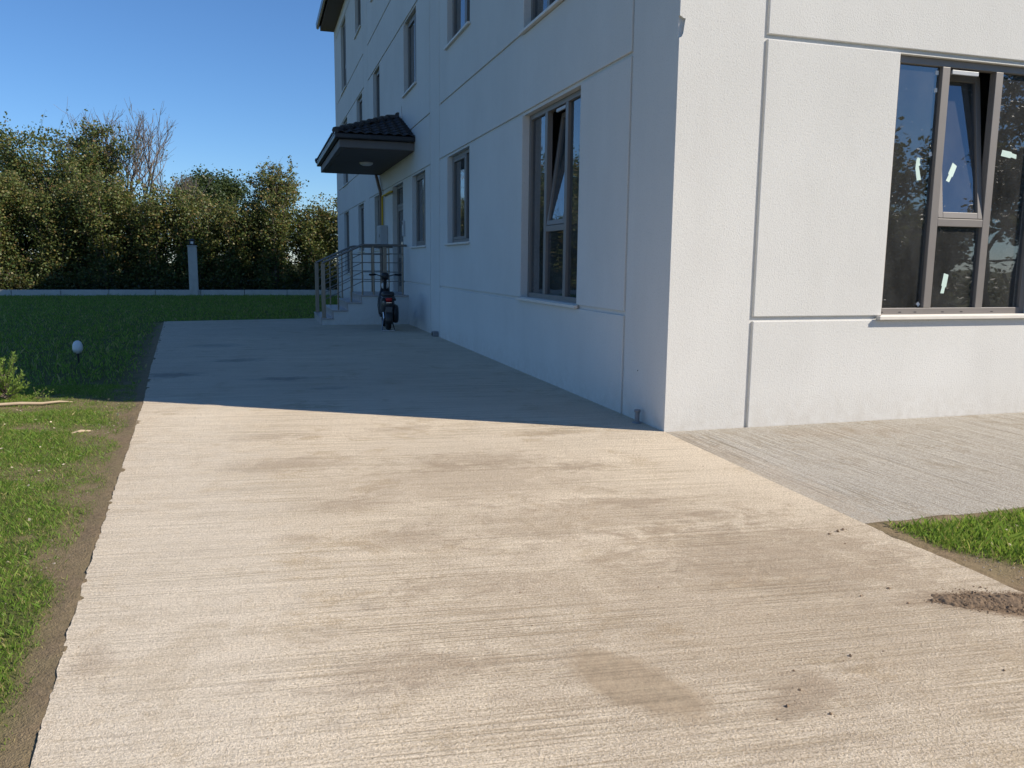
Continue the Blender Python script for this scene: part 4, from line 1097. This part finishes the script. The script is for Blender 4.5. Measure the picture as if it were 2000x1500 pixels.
pt = np.clip((pX + .55)/.62, 0, 1); po = (pY + 3.63 + .24*pt)/(.085*(1 - np.abs(2*pt-1)**4)**.5 + .02)
pz = .030*np.exp(-po**2)*np.clip((pX + .66)/.14, 0, 1)*np.clip((.04 - pX)/.1, 0, 1)*(.35 + vnoise(pX, pY, .07, 41)*.8) + .010*(vnoise(pX, pY, .018, 42)-.5) + .007*(vnoise(pX, pY, .008, 43)-.5) - .0085
tag(add_obj('soil_smear', grid_mesh('soil_smear', pX, pY, pz, 'soil_fine')), 'flat smear of fine brown soil on the drive beside the right lawn', 'soil', kind='stuff')
pts = []
for i in range(7000):
    t_ = rs.rand(); r_ = (1 - abs(2*t_-1)**3); x = -.55 + .62*t_ + rs.normal()*.025; off = rs.normal()*.062*r_; y = -3.63 - .24*t_ + off
    s = .0016 + .004*rs.rand()**4 + (.007*rs.rand() if rs.rand() < .015 else 0); top = .020*r_*math.exp(-(off/.07)**2)
    pts.append((x, y, top*rs.rand() + s*.35, s))
lumps('soil_pile', pts, 'soil_clod', 2, 'spilled heap of dark brown soil on the drive beside the right lawn')
pts = []
for i in range(900):
    y = rs.uniform(-4.5, 4.0); x = float(edge_x(y)) - abs(rs.normal())*.35 - .02; s = .003 + .008*rs.rand()**3
    pts.append((x, y, -.022, s))
for i in range(420):
    x = rs.uniform(0, 2.0); y = -2.66 - abs(rs.normal())*.1 if rs.rand() < .4 else rs.uniform(-4.2, -2.7); 
    if y < -2.9: x = -.05 + abs(rs.normal())*.25
    s = .003 + .007*rs.rand()**3; pts.append((x, y, -.020, s))
lumps('pebbles', pts, 'pebble', 3, 'small pale pebbles in the bare soil along the concrete edges')
# pale dry leaves and paper scraps on the left lawn
n = 170; X = rs.uniform(-7.0, -4.6, n); Y = rs.uniform(-4, 3.4, n); pos = np.stack([X, Y, np.full(n, .004)], -1)
tag(add_obj('dry_leaves', soup_mesh('dry_leaves', leaves(pos, .028, rs, 2.5), 4, 'dry_leaf')), 'pale dry leaves lying on the grass left of the drive', 'leaves', kind='stuff')
n = 40; X = rs.uniform(.2, 2.5, n); Y = rs.uniform(-4, -2.8, n); pos = np.stack([X, Y, np.full(n, .006)], -1)
tag(add_obj('dry_leaves', soup_mesh('dry_leaves', leaves(pos, .024, rs, 2.5), 4, 'dry_leaf')), 'pale dry leaves lying on the small right lawn', 'leaves', kind='stuff')
tag(MB().tube([(-6.45, 2.70, -.012), (-6.2, 2.80, -.004), (-5.95, 2.80, .004), (-5.7, 2.87, .0), (-5.5, 2.86, -.006), (-5.36, 2.93, -.004), (-5.24, 2.94, -.014)], [.013, .016, .014, .017, .013, .011, .005], 7).build('wood_stick', 'cut_wood'),
    'pale weathered stick lying on the grass at the shadow edge', 'stick')
tag(MB().tube([(-4.93, 1.27, -.025), (-4.86, 1.30, -.012), (-4.78, 1.34, -.022)], [.010, .014, .007], 7).build('wood_chip', 'cut_wood'),
    'short pale wood chip in the bare soil beside the drive', 'wood chip')
